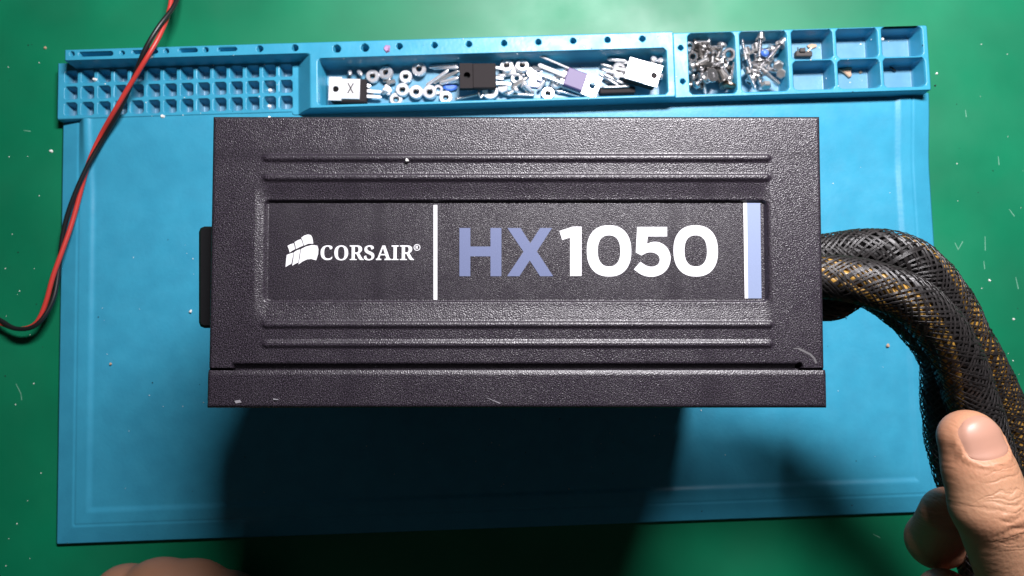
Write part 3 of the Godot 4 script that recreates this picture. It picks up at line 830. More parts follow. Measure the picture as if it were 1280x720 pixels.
func build_long_tray_items() -> void:
	build_transistors()
	var nuts := [
		[Vector3(-71.06, 6.2, -121.48), 0.05, "round steel nut right above the leads of the X marked transistor"],
		[Vector3(-63.8, 7.4, -122.7), 0.25, "round nut tilted on a plug, second from left at tray back"],
		[Vector3(-54.21, 6.4, -121.2), 0.0, "larger round nut alone behind the front row of nuts"],
		[Vector3(-47.11, 7.6, -124.81), 0.12, "round nut nearest the tray's back wall, left of the crossed pins"],
		[Vector3(-55.83, 6.2, -114.43), 0.0, "round nut at the left of the front row, beside the plug"],
		[Vector3(-59.34, 5, -110.04), 0.1, "lowest round nut near the X marked transistor's lead tips"],
		[Vector3(-48.79, 6.4, -113.22), 0.0, "middle round nut of the front row"],
		[Vector3(-41.78, 6.6, -113.15), 0.05, "round nut under the lower ends of the crossed pins"],
		[Vector3(-33.75, 5.4, -110.66), 0.0, "round nut by the front wall left of the nail"],
		[Vector3(-2.51, 9, -125.78), 0.1, "round white nut right of the black transistor by the back wall"],
		[Vector3(5.09, 9.2, -125.62), 0.15, "round white nut second right of the black transistor"],
		[Vector3(22.26, 7.6, -118.07), 0.3, "tilted round nut under the purple transistor's leads"],
		[Vector3(18.4, 6, -112.44), 0.05, "round nut by the front wall below the purple transistor's leads"],
		[Vector3(54.67, 7, -125.73), 0.5, "nut wedged behind the right silver transistor's leads"]]
	var proto: Node3D
	rng.seed = 5
	for k in nuts.size():
		var n = nuts[k]
		var bs := Basis(Vector3(rng.randf_range(-1, 1), 0, rng.randf_range(-1, 1)).normalized(), n[1])
		if k == 0: 
			proto = make_nut("round_nut", n[2], "round nuts lying in the long tray", 3.45, 1.35, 2.6, M.nickel)
			proto.transform = Transform3D(bs, (n[0] - Vector3(0, 2.6, 0)) * S)
		else: copy(proto, n[0] - Vector3(0, 2.6, 0), bs.scaled(Vector3.ONE * (0.96 + 0.1 * rng.randf())), n[2])
	# loose pins: from, to, width, words
	var pins := [
		[Vector3(-42.4, 6, -125.89), Vector3(-27.24, 7, -126.76), 1.9, "pin at the back, left of the black transistor"],
		[Vector3(-40.52, 4.6, -125.77), Vector3(-27.15, 8, -124.91), 1.8, "second pin at the back, left of the black transistor"],
		[Vector3(-43.7, 5, -116.94), Vector3(-32.26, 7.5, -123.78), 1.7, "leftmost of the diagonal pins by the black transistor"],
		[Vector3(-40.23, 5, -118.14), Vector3(-26.74, 8, -123.27), 1.8, "middle diagonal pin leading to the black transistor"],
		[Vector3(-36.76, 5, -117.97), Vector3(-26.94, 8, -119.66), 2.3, "thick short pin pointing at the black transistor's lower left"],
		[Vector3(-7.31, 7, -121.28), Vector3(-3.25, 7, -121.16), 2.0, "short pin just right of the black transistor"],
		[Vector3(0.41, 6, -121.96), Vector3(6.52, 6, -121.84), 1.8, "short level pin below the two white nuts"],
		[Vector3(-0.41, 6, -114.83), Vector3(7.7, 8, -119.82), 2.4, "grey standoff pin leaning right of the black transistor"],
		[Vector3(13.23, 6, -114.13), Vector3(17.63, 7, -120.17), 2.0, "pale pin standing left of the lowest nut"],
		[Vector3(21.64, 5, -114.54), Vector3(34.95, 4.5, -111.19), 1.2, "thin pin along the front wall under the purple transistor"],
		[Vector3(48.25, 8, -129.43), Vector3(57.81, 9, -127.91), 1.7, "uppermost pin left of the right silver transistor"],
		[Vector3(45.26, 6, -127.37), Vector3(51.36, 6, -125.72), 1.7, "short grey pin left of the wedged nut"],
		[Vector3(45.52, 7, -124.45), Vector3(56.88, 7, -121.57), 1.9, "pin under the wedged nut"],
		[Vector3(44.21, 6, -122.79), Vector3(54.36, 6, -116.31), 1.4, "upper diagonal pin beside the silver tab"],
		[Vector3(46.52, 7, -121.98), Vector3(59.69, 7, -115.77), 1.5, "long diagonal pin reaching the black bar's right end"],
		[Vector3(45.65, 7.5, -115.11), Vector3(59.6, 7.5, -115.52), 1.3, "level pin resting on the black bar"],
		[Vector3(8.6, 4.5, -125.19), Vector3(11.66, 4.5, -116.9), 1.4, "thin flat pin left of the purple transistor's leads"],
		[Vector3(-82.65, 5, -124.8), Vector3(-82.15, 7, -121.61), 2.2, "stubby pin behind the X marked transistor, left one"],
		[Vector3(-78.69, 5, -124.8), Vector3(-76.38, 7, -121.41), 2.4, "bent stub behind the X marked transistor, right one"],
		[Vector3(-65.77, 5, -118.88), Vector3(-61.92, 6, -119.45), 1.5, "small threaded stub above the plug"],
		[Vector3(51.33, 8, -120.81), Vector3(54.27, 8, -119.08), 2.3, "short pin end above the long diagonal pin"],
		[Vector3(-11.44, 5, -117.15), Vector3(-15.8, 7.5, -109.53), 1.3, "dark edged pin below the black transistor"],
		[Vector3(3.27, 5, -117.97), Vector3(9.8, 5, -113.84), 2.2, "grey stub between the standoff and lowest nut"],
		[Vector3(-4.09, 4.6, -112.52), Vector3(11.44, 4.6, -111.9), 1.5, "dark flat pin along the front wall below the standoff"]]
	var bent := ["pale", "dull"]
	for k in pins.size():
		var q = pins[k]
		var a: Vector3 = q[0]; var b: Vector3 = q[1]
		var g := Geo.new()
		var w: float = q[2] * 0.5
		var mid := (a + b) * 0.5 + Vector3(rng.randf_range(-0.3, 0.3), 0.1, rng.randf_range(-0.3, 0.3))
		var pth := curve3([a, mid, b], 1.2)
		var rr := []
		for i in pth.size(): rr.append(w * (0.55 if i == 0 or i == pth.size() - 1 else 1.0))
		g.tube(pth, rr, 10)
		var o := part("metal_pin", g, M.nickel if k % 4 != 3 else M.steel, self)
		tag(o, "silver " + q[3] if not q[3].begins_with("grey") and not q[3].begins_with("dark") else q[3], "pin", "loose pins in the long tray")
	# other odd pieces
	var nail := make_screw("thin_screw", "thin long screw lying under the black transistor by the front wall", "", "flat", 2.4, 1.0, 0.75, 12.0, M.steel)
	aim(nail, Vector3(-17.07, 6.5, -111.87), Vector3(-29.05, 4.6, -109.75))
	var g := Geo.new()
	g.lathe([Vector2(0.01, 1.6), Vector2(1.4, 1.6), Vector2(2.0, 1.2), Vector2(2.0, -1.0), Vector2(1.2, -1.2), Vector2(1.2, -3.5), Vector2(0.01, -3.5)], 14)
	g.box(Vector3(0, 0.2, 0), Vector3(5.6, 1.5, 1.5), 0.4)
	g.box(Vector3(0, 0.2, 0), Vector3(1.5, 1.5, 5.6), 0.4)
	var o := part("plastic_plug", g, M.white_plastic, self)
	tag(o, "white cross shaped plug between the X marked transistor's leads and nuts", "plug")
	o.transform = Transform3D(lying(0.3, 0.7), Vector3(-63.42, 6.5, -113.96) * S)
	g = Geo.new()
	g.lathe([Vector2(1.5, 0), Vector2(4.0, 0), Vector2(4.2, 0.8), Vector2(4.0, 2.8), Vector2(2.6, 3.4), Vector2(1.5, 3.2), Vector2(1.5, 0)], 24, -0.15 * PI, 1.15 * PI)
	o = part("notched_bushing", g, M.white_plastic, self)
	tag(o, "white notched bushing in front of the black transistor", "bushing")
	o.position = Vector3(-11.05, 4.2, -113.52) * S
	g = Geo.new()
	g.prism(hexagon(3.0), -1.6, 1.6, 0.4)
	o = part("hex_nut", g, M.nickel, self)
	tag(o, "small bright hexagonal nut below the leads right of black transistor", "nut")
	o.transform = Transform3D(Basis(Vector3(0.4, 1, 0.2).normalized(), 0.4), Vector3(-4.68, 6.5, -115.16) * S)
	g = Geo.new()
	g.lathe([Vector2(0.01, 1.0), Vector2(1.6, 1.0), Vector2(2.4, 0.4), Vector2(2.2, -0.6), Vector2(0.01, -0.8)], 9)
	o = part("blue_chip", g, M.blue_plastic, self)
	tag(o, "small blue plastic scrap left of the black transistor", "plastic scrap")
	o.transform = Transform3D(Basis.from_scale(Vector3(1.6, 0.8, 0.8)), Vector3(-31.52, 4.2, -116.17) * S)
	g = Geo.new()
	g.box(Vector3.ZERO, Vector3(18.0, 3.4, 3.2), 0.4)
	o = part("black_bar", g, M.epoxy, self)
	tag(o, "long black bar lying along the tray's front wall at right", "plastic bar")
	o.transform = Transform3D(Basis(Vector3.UP, 0.03), Vector3(53.66, 5.2, -113.94) * S)
	# white standoff sheet under the nuts
	g = Geo.new()
	g.box(Vector3.ZERO, Vector3(7.5, 3.4, 4.0), 0.7)
	o = part("plastic_spacer", g, M.white_plastic, self)
	tag(o, "white plastic spacer under the left white nut by the back wall", "spacer")
	o.transform = Transform3D(Basis(Vector3.UP, 0.1), Vector3(-1.22, 5.4, -123.95) * S)
	g = Geo.new()
	g.box(Vector3.ZERO, Vector3(7.0, 1.4, 9.0), 0.4)
	o = part("plastic_film", g, plain(Color(0.42, 0.47, 0.66), 0.2), self)
	tag(o, "pale lilac plastic chip left of the purple transistor's leads", "plastic chip")
	o.transform = Transform3D(Basis(Vector3.UP, -0.1), Vector3(11.88, 4, -120.59) * S)
	var more := [[Vector3(-73.2, 4.4, -112.8), 2.6, "flat washer under the X marked transistor's leads"], [Vector3(2.45, 5.2, -120.38), 2.9, "flat washer right of the black transistor's leads"], [Vector3(9.82, 4.6, -123.49), 2.7, "flat washer behind the lilac chip"], [Vector3(24.56, 4.2, -115.76), 2.8, "flat washer under the purple transistor's dark side"], [Vector3(-37.67, 4, -115), 2.4, "flat washer by the blue plastic scrap"], [Vector3(49.93, 4.4, -120.66), 2.6, "flat washer among the pins beside the silver tab"]]
	var wash: Node3D
	for k in more.size():
		var tilt := Basis(Vector3(rng.randf_range(-1, 1), 0, rng.randf_range(-1, 1)).normalized(), rng.randf_range(0.05, 0.3))
		if k == 0:
			g = Geo.new()
			g.lathe([Vector2(1.25, 0), Vector2(2.7, 0), Vector2(2.7, 0.6), Vector2(1.25, 0.6), Vector2(1.25, 0)], 22)
			wash = tag(part("flat_washer", g, M.nickel, self), more[k][2], "washer", "flat washers in the long tray")
			wash.transform = Transform3D(tilt, more[k][0] * S)
		else: copy(wash, more[k][0], tilt.scaled(Vector3.ONE * (more[k][1] / 2.7)), more[k][2])
	var stud: Node3D
	var studs := [[Vector3(4.89, 6, -118.87), Vector3(0.82, 5.5, -116.56), "short threaded stud leaning on the standoff pin"], [Vector3(11.44, 4.8, -113.08), Vector3(6.13, 4.8, -113.49), "short threaded stud left of the lowest nut"], [Vector3(14.72, 5, -124.59), Vector3(11.04, 5, -126.25), "short threaded stud under the ends of the purple transistor's leads"], [Vector3(0, 4.6, -112.32), Vector3(-4.5, 4.6, -113.14), "short threaded stud by the front wall below the hexagonal nut"], [Vector3(52.32, 5, -124.59), Vector3(47.41, 5, -123.35), "short threaded stud under the pins left of the right silver transistor"], [Vector3(-59.64, 5, -119.21), Vector3(-62.9, 5, -117.97), "short threaded stud between the two rows of nuts"]]
	for k in studs.size():
		var a: Vector3 = studs[k][0]; var b: Vector3 = studs[k][1]
		if k == 0:
			g = Geo.new()
			g.lathe([Vector2(0.01, 0.0)] + thread_profile(1.2, 0.0, -4.6), 14)
			stud = tag(part("threaded_stud", g, M.steel, self), studs[k][2], "stud", "threaded studs in the long tray")
			aim(stud, a, b)
		else: copy(stud, a, Basis(Quaternion(Vector3.UP, (a - b).normalized())), studs[k][2])
	var sc := make_screw("bin_screw", "small steel screw behind the right silver transistor, upper one", "", "pan", 1.9, 1.5, 1.0, 4.5, M.nickel)
	sc.transform = Transform3D(lying(0.6, 0.9), Vector3(71.35, 10, -128.11) * S)
	copy(sc, Vector3(75.19, 9, -127.87), lying(2.2, 0.7), "small steel screw in the tray's top right corner")
	copy(sc, Vector3(76.38, 7, -120.79), lying(-0.4, 0.5), "small steel screw right of the right silver transistor")
	copy(sc, Vector3(6.5, 7, -116.47), lying(2.4, 0.1), "small steel screw beside the grey standoff pin")
	copy(sc, Vector3(1.62, 7, -113.8), lying(0.5, 0.3), "small steel screw between the hexagonal nut and standoff pin")

func aim(o: Node3D, head: Vector3, tip: Vector3) -> void:     # screws point along -y
	o.transform = Transform3D(Basis(Quaternion(Vector3.UP, (head - tip).normalized())), head * S)

func hexagon(r: float) -> PackedVector2Array:
	var p := PackedVector2Array()
	for i in 6: p.append(Vector2(cos(TAU * i / 6), sin(TAU * i / 6)) * r)
	return p

func build_bin_items() -> void:
	rng.seed = 77
	# screws heaped in the first bin
	var group := "screws heaped in the left screw bin"
	var heap := "small machine screw jumbled in the left of the two screw bins"
	var heaps := ["plain grey pan head screw jumbled in the left screw bin", "brighter and longer pan head screw jumbled in the left screw bin", "dark flat headed screw jumbled in the left screw bin", "dark socket headed screw jumbled in the left screw bin"]
	var kinds := [make_screw("bin_screw", heap, group, "pan", 2.5, 1.8, 1.25, 6.5, M.steel), make_screw("bin_screw", heap, group, "pan", 2.2, 1.6, 1.1, 9.0, M.bin_nickel), make_screw("bin_screw", heap, group, "flat", 2.7, 1.4, 1.25, 7.0, M.dark_steel), make_screw("bin_screw", heap, group, "cap", 2.1, 2.2, 1.3, 7.5, M.dark_steel)]
	var b = bins[0]
	var count := 0
	for layer in 3:
		for k in [16, 16, 13][layer]:
			var u := rng.randf_range(b[0] + 2.8, b[2] - 2.8); var v := rng.randf_range(b[1] + 3.0, b[3] - 3.0)
			var w := mat_xz(u, v)
			var at := Vector3(w.x, 5.6 + layer * 2.3 + rng.randf() * 0.8, w.y)
			var bs := lying(rng.randf() * TAU, rng.randf_range(-0.35, 0.5), rng.randf() * TAU)
			at += (bs * Vector3(0, 3.0, 0)) * 0.8
			at.x = clampf(at.x, mat_xz(b[0], v).x + 2.6, mat_xz(b[2], v).x - 2.6)
			at.z = clampf(at.z, mat_xz(u, b[1]).y + 2.6, mat_xz(u, b[3]).y - 2.6)
			# keep the tip inside the bin as well
			var tip := at + bs * Vector3(0, -7.5, 0)
			if tip.x < mat_xz(b[0], v).x + 1.4 or tip.x > mat_xz(b[2], v).x - 1.4 or tip.z < mat_xz(u, b[1]).y + 1.4 or tip.z > mat_xz(u, b[3]).y - 1.4:
				bs = lying(atan2(at.z - mat_xz((b[0] + b[2]) / 2, (b[1] + b[3]) / 2).y, -(at.x - mat_xz((b[0] + b[2]) / 2, (b[1] + b[3]) / 2).x)) + PI + rng.randf_range(-0.5, 0.5), rng.randf_range(-0.2, 0.3), 0.0)
			if count < 4:
				kinds[count].transform = Transform3D(bs, at * S)
				kinds[count].set_meta("label", heaps[count])
			else:
				var which := rng.randi() % 4
				copy(kinds[which], at, bs, heaps[which], group)
			count += 1
	var s := make_screw("bin_screw", "bright screw lying level at the top of the left screw bin", "", "pan", 2.3, 1.6, 1.3, 5.5, M.bin_nickel)
	aim(s, Vector3(98.22, 11.5, -136.5), Vector3(93.34, 11, -136.58))
	s = make_screw("bin_screw", "grey screw lying diagonally across the left screw bin's middle", "", "pan", 2.6, 1.8, 1.5, 9.0, M.steel)
	aim(s, Vector3(90.27, 11.5, -124.29), Vector3(97.52, 11.5, -127.54))
	s = make_screw("bin_screw", "long screw with a wide brown head by the left bin's right wall", "", "pan", 3.5, 1.8, 1.0, 11.5, M.brass_steel, M.bin_nickel)
	aim(s, Vector3(109.37, 11, -115.12), Vector3(111.25, 11.5, -124.7))
	s = make_screw("bin_screw", "silver screw lying face up near the left bin's middle", "", "flat", 3.6, 1.5, 1.3, 5.5, M.bin_nickel)
	s.transform = Transform3D(lying(0.2, 1.2), Vector3(99.69, 12, -119.24) * S)
	var n := make_nut("round_nut", "bright ring nut at the right side of the left screw bin", "", 3.4, 1.7, 2.2, M.bin_nickel)
	n.transform = Transform3D(Basis(Vector3(1, 0, 0.4).normalized(), 0.25), Vector3(108.75, 11, -130.38) * S)
	copy(n, Vector3(89.75, 10, -134.44), Basis(Vector3(0, 0, 1), 0.5).scaled(Vector3.ONE * 0.8), "small nut against the left wall of the left screw bin")
	copy(n, Vector3(91.38, 9, -130.12), Basis(Vector3(1, 0, 1).normalized(), 0.4).scaled(Vector3.ONE * 0.8), "small dull nut below the nut on the left bin's left wall")
	copy(n, Vector3(105.69, 11, -126.51), Basis(Vector3(1, 0, -1).normalized(), 0.7).scaled(Vector3.ONE * 0.85), "tilted nut below the bright ring nut in the left screw bin")
	# bolts with washers in the second bin
	var under := "bolt lying underneath the others in the right screw bin"
	var bolt := make_screw("washer_bolt", under, "bolts in the right screw bin", "cap", 2.4, 2.6, 1.35, 13.0, M.bin_nickel)
	add_washers(bolt, 1.35, M.steel)
	aim(bolt, Vector3(132.83, 6.5, -134.79), Vector3(120.76, 6, -133.33))
	b = bins[1]
	for k in 7:
		var u := rng.randf_range(b[0] + 5.0, b[2] - 5.0); var v := rng.randf_range(b[1] + 5.0, b[3] - 5.0)
		var c := mat_xz((b[0] + b[2]) / 2, (b[1] + b[3]) / 2); var w := mat_xz(u, v)
		var d := (c - w).normalized().rotated(rng.randf_range(-0.7, 0.7))
		var at := Vector3(w.x, 6.4 + rng.randf() * 1.4, w.y)
		copy(bolt, at, Basis(Quaternion(Vector3.UP, Vector3(-d.x, rng.randf_range(-0.1, 0.2), -d.y).normalized())), under)
	var tops := [
		[Vector3(117.44, 10, -129.74), Vector3(115.73, 11, -138.54), "bolt along the left wall of the right screw bin, head downwards"],
		[Vector3(125.08, 11, -139.36), Vector3(123.94, 11.5, -128.36), "upright bolt with its head at the right bin's top edge"],
		[Vector3(135.66, 11, -136.38), Vector3(128.01, 11, -127.32), "large washer bolt slanting from the right bin's top right corner"],
		[Vector3(118.41, 11, -122.11), Vector3(122.74, 10, -112.85), "washer bolt slanting down from the right bin's lower left"],
		[Vector3(126.26, 11.5, -121.85), Vector3(134.61, 11, -115.04), "bolt slanting down to the right bin's lower right corner"]]
	for q in tops:
		var o := copy(bolt, q[0], Basis(Quaternion(Vector3.UP, (q[0] - q[1]).normalized())), q[2])
		o.scale = Vector3.ONE * (q[0].distance_to(q[1]) / 13.6)
	var g := Geo.new()
	g.prism(hexagon(2.6), -1.2, 1.2, 0.5)
	var hx := part("hex_nut", g, M.steel, self)
	tag(hx, "grey hexagonal nut by the right wall of the right screw bin", "nut")
	hx.transform = Transform3D(Basis(Vector3(0.7, 0.5, 0.3).normalized(), 0.9), Vector3(134.19, 10, -125.25) * S)
	var hx2: Node3D = copy(hx, Vector3(135.94, 9.5, -121.14), Basis(Vector3(0.2, 0.5, 0.8).normalized(), 0.8), "second hexagonal nut below the grey one in the right screw bin")
	copy(hx2, Vector3(128.17, 9, -115.39), Basis(Vector3(1, 0, 0), 1.3), "nut standing on edge at the right screw bin's bottom edge")
	g = Geo.new()
	g.lathe([Vector2(0.01, 1.4), Vector2(1.2, 1.3), Vector2(2.0, 0.3), Vector2(1.7, -1.0), Vector2(0.01, -1.2)], 7)
	var bl := part("blue_chip", g, M.blue_plastic, self)
	tag(bl, "blue plastic cap among the bolts in the right screw bin", "plastic scrap")
	bl.position = Vector3(126.95, 11.6, -130.97) * S
	# odd bits in the small bins
	var d := thing("dark_component", "small dark component with bent legs in the first small bin", "component", Vector3(148.86, 4.2, -133.4))
	g = Geo.new(); g.box(Vector3(0, 1.1, 0.6), Vector3(8.6, 2.2, 2.8), 0.4); g.box(Vector3(-1.0, 2.4, -1.0), Vector3(3.0, 1.4, 2.2), 0.3)
	part("body", g, plain(Color(0.035, 0.025, 0.022), 0.5), d)
	for k in 3: part("leg", lead(Vector3(-3.0 + k * 2.4, 1.6, -0.4), Vector3(-3.2 + k * 3.6, 2.4, -2.6), 0.6, 0.4), M.brass_steel, d)
	g = Geo.new(); g.prism(v2([151.04, -137.6, 153.37, -138.53, 155.9, -138.18, 156.11, -137.01, 153.79, -136.08, 151.72, -136.54]), 4.3, 5.0, 0.2)
	tag(part("tan_sliver", g, M.tan, self), "tan sliver above the dark component in the first small bin", "scrap")
	g = Geo.new(); g.prism(v2([166.97, -125.09, 169.74, -125.56, 171.37, -126.26, 173.67, -126.03, 173.16, -123.69, 173.59, -121.82, 172.19, -120.89, 169.93, -122.99]), 4.3, 5.6, 0.4)
	tag(part("tan_flake", g, M.tan, self), "tan three-cornered flake in the lower middle small bin", "scrap")
	g = Geo.new(); g.tube(curve3([Vector3(193.28, 4.8, -126.07), Vector3(194.16, 5.4, -125.69), Vector3(194.87, 5.2, -124.94), Vector3(196.11, 4.8, -124.58)], 0.5), 0.55, 8)
	tag(part("black_curl", g, M.black, self), "tiny black curl of wire in the lower right small bin", "scrap")

# ---------------------------------------------------------------- crumbs and dust
func crumb_mesh(r: float, seed_: int, flatness: float) -> Geo:
	rng.seed = seed_
	var g := Geo.new()
	var top := []
	var k := 7
	for i in k:
		var a := TAU * (i + rng.randf_range(-0.3, 0.3)) / k
		top.append(Vector3(cos(a), 0, sin(a)) * r * rng.randf_range(0.55, 1.1))
	var peak := Vector3(rng.randf_range(-0.3, 0.3) * r, r * flatness, rng.randf_range(-0.3, 0.3) * r)
	for i in k:
		var a: Vector3 = top[i]; var b: Vector3 = top[(i + 1) % k]
		var m := peak * 0.9
		g.flat([a, b, b * 0.6 + m * 0.8, a * 0.6 + m * 0.8], ((a + b).normalized() + Vector3(0, 0.5, 0)).normalized())
		g.flat([a * 0.6 + m * 0.8, b * 0.6 + m * 0.8, peak], Vector3.UP)
	return g

func build_crumbs() -> void:
	var list := [
		[Vector3(-179.78, 16.1, -127.43), 1.9, 0.7, "large white crumb on the tray rail beside the twisted wire"],
		[Vector3(-211.56, 7.1, -119.11), 1.5, 0.9, "white crumb between the second and third cell columns"],
		[Vector3(-201.38, 1.3, -106.29), 1.6, 0.8, "white crumb inside a bottom row cell under the twisted wire"],
		[Vector3(-176.94, 7, -100.47), 1.3, 0.7, "white crumb on the plate's lower edge above the mat"],
		[Vector3(-124.82, 1.3, -115.47), 1.4, 1.0, "white crumb in a middle row cell near the tray's slope"],
		[Vector3(-124.92, 1.3, -107.13), 1.3, 0.8, "white crumb in a bottom row cell near the tray's slope"],
		[Vector3(-237.76, 0.1, -84.13), 1.1, 0.7, "white crumb on the green bench left of the mat"],
		[Vector3(-242.26, 0.1, -138.13), 1.1, 0.7, "tan crumb on the green bench left of the tray's corner"],
		[Vector3(-184.67, 4, -94.53), 0.9, 0.6, "white crumb on the mat right of the twisted wire, lower one"],
		[Vector3(-183.91, 4, -97.21), 0.7, 0.6, "white crumb on the mat right of the twisted wire, upper one"],
		[Vector3(148.13, 4, -108.58), 1.7, 0.5, "pale smudged crumb on the mat below the screw bins"],
		[Vector3(192.38, 4, -111.27), 0.9, 0.7, "white crumb on the mat below the lower right bin"],
		[Vector3(220.07, 0.1, -124.67), 0.8, 0.8, "white crumb on the green bench right of the bins"],
		[Vector3(219.1, 0.1, -118.38), 0.7, 0.7, "dark crumb on the green bench right of the bins"],
		[Vector3(244.57, 0.1, -17.41), 0.8, 0.6, "white crumb on the green bench right of the cables, upper one"],
		[Vector3(256.3, 0.1, 2.44), 0.8, 0.6, "white crumb on the green bench right of the cables, lower one"],
		[Vector3(-72.31, 149.2, -58.46), 0.7, 0.6, "white crumb on the power supply's top left edge"],
		[Vector3(-31.01, 150.8, -45.37), 0.75, 0.6, "white crumb on the power supply's upper rib"],
		[Vector3(-162.58, 4, -1.63), 1.0, 0.5, "pale crumb on the mat left of the mains inlet"],
		[Vector3(-202.43, 4, 24.97), 0.8, 0.5, "pale reddish crumb on the mat's left side"],
		[Vector3(189.72, 4, 15.72), 1.1, 0.5, "pinkish crumb on the mat under the cable loop"],
		[Vector3(178.95, 4.1, -138.64), 0.6, 0.6, "white crumb in the upper middle small bin"],
		[Vector3(185.96, 12, -137.93), 0.9, 0.7, "white crumb on the upper right bin's left wall"],
		[Vector3(178.61, 4.2, -124.05), 1.2, 0.4, "white fluff beside the tan flake"],
		[Vector3(-62.02, 16, -131.68), 2.3, 0.12, "flat pink smear on the tray rail between two holes"],
		[Vector3(-95.65, 3.2, -109.24), 1.0, 0.7, "white crumb at the lower left corner of the X marked transistor"]]
	for k in list.size():
		var q = list[k]
		var m: Material = M.tan if "tan" in q[3] or "reddish" in q[3] or "pinkish" in q[3] else plain(Color(0.42, 0.25, 0.45), 0.6) if "pink smear" in q[3] else M.black if "dark" in q[3] else M.crumb
		var o := part("plastic_crumb", crumb_mesh(q[1], 100 + k, q[2]), m, self)
		o.position = q[0] * S
		tag(o, q[3], "crumb", "crumbs scattered over the bench and mat")
	# fine dust
	for pale in 2:
		var g := crumb_mesh(0.36, 9, 0.6)
		var mm := MultiMesh.new()
		mm.transform_format = MultiMesh.TRANSFORM_3D
		mm.mesh = g.mesh()
		mm.mesh.surface_set_material(0, M.crumb if pale else M.black)
		mm.instance_count = [110, 260][pale]
		rng.seed = 40 + pale
		for i in mm.instance_count:
			var p: Vector3
			var s := rng.randf_range(0.5, 1.25)
			if i % 6 == 0:
				p = Vector3(rng.randf_range(-260, 262), 0.0, rng.randf_range(-150, 138))
				if p.x > -236 and p.x < 224 and p.z > -150: p.x = -238 - rng.randf() * 24 if rng.randf() < 0.4 else 226 + rng.randf() * 38
			elif i % 3 != 2:
				var w := mat_xz(rng.randf_range(4, 440), 36.0 + 205.0 * rng.randf() ** 1.8)
				p = Vector3(w.x, 3.25, w.y)
			else:
				var u := rng.randf_range(1, 440); var v := rng.randf_range(0.5, 33)
				var w := mat_xz(u, v)
				p = Vector3(w.x, maxf(0.0, tray_height(u, v)), w.y)
			if p.x > -90 and p.x < 92 and p.z > -60 and p.z < 28:
				if i % 4 == 0: 
					p.y = shell_height(p.x, p.z) if p.z < PZS else PTOP + 0.5
					s *= 0.45
				else: p.z = 40.0 + rng.randf() * 50.0
			mm.set_instance_transform(i, Transform3D(Basis(Vector3.UP, rng.randf() * TAU).scaled(Vector3(s, s, s)), p * S))
		var mi := MultiMeshInstance3D.new()
		mi.name = ["dark_dust", "pale_dust"][pale]
		mi.multimesh = mm
		add_child(mi)
		tag(mi, ["fine dark specks of dirt scattered over the mat and bench", "fine white specks of dust scattered over the mat and bench"][pale], "dust", "", "stuff")

# ---------------------------------------------------------------- hands
# a hand is one field: a palm, and finger chains that join it but not each other
func cap_dist(p: Vector3, b: Array) -> float:
	var a: Vector3 = b[0]; var ab: Vector3 = b[1] - a
	var t := clampf((p - a).dot(ab) / ab.length_squared(), 0.0, 1.0)
	return p.distance_to(a + ab * t) - lerpf(b[2], b[3], t)

func smin(a: float, b: float, k: float) -> float:
	var h := maxf(k - absf(a - b), 0.0) / k
	return minf(a, b) - h * h * k * 0.25

func hand_dist(p: Vector3, palm: Array, chains: Array) -> float:
	var d := 1e6
	for b in palm: d = smin(d, cap_dist(p, b), 14.0)
	var best := d
	for c in chains:
		var e := 1e6
		for b in c: e = smin(e, cap_dist(p, b), 3.0)
		best = minf(best, smin(d, e, 9.0))
	return best

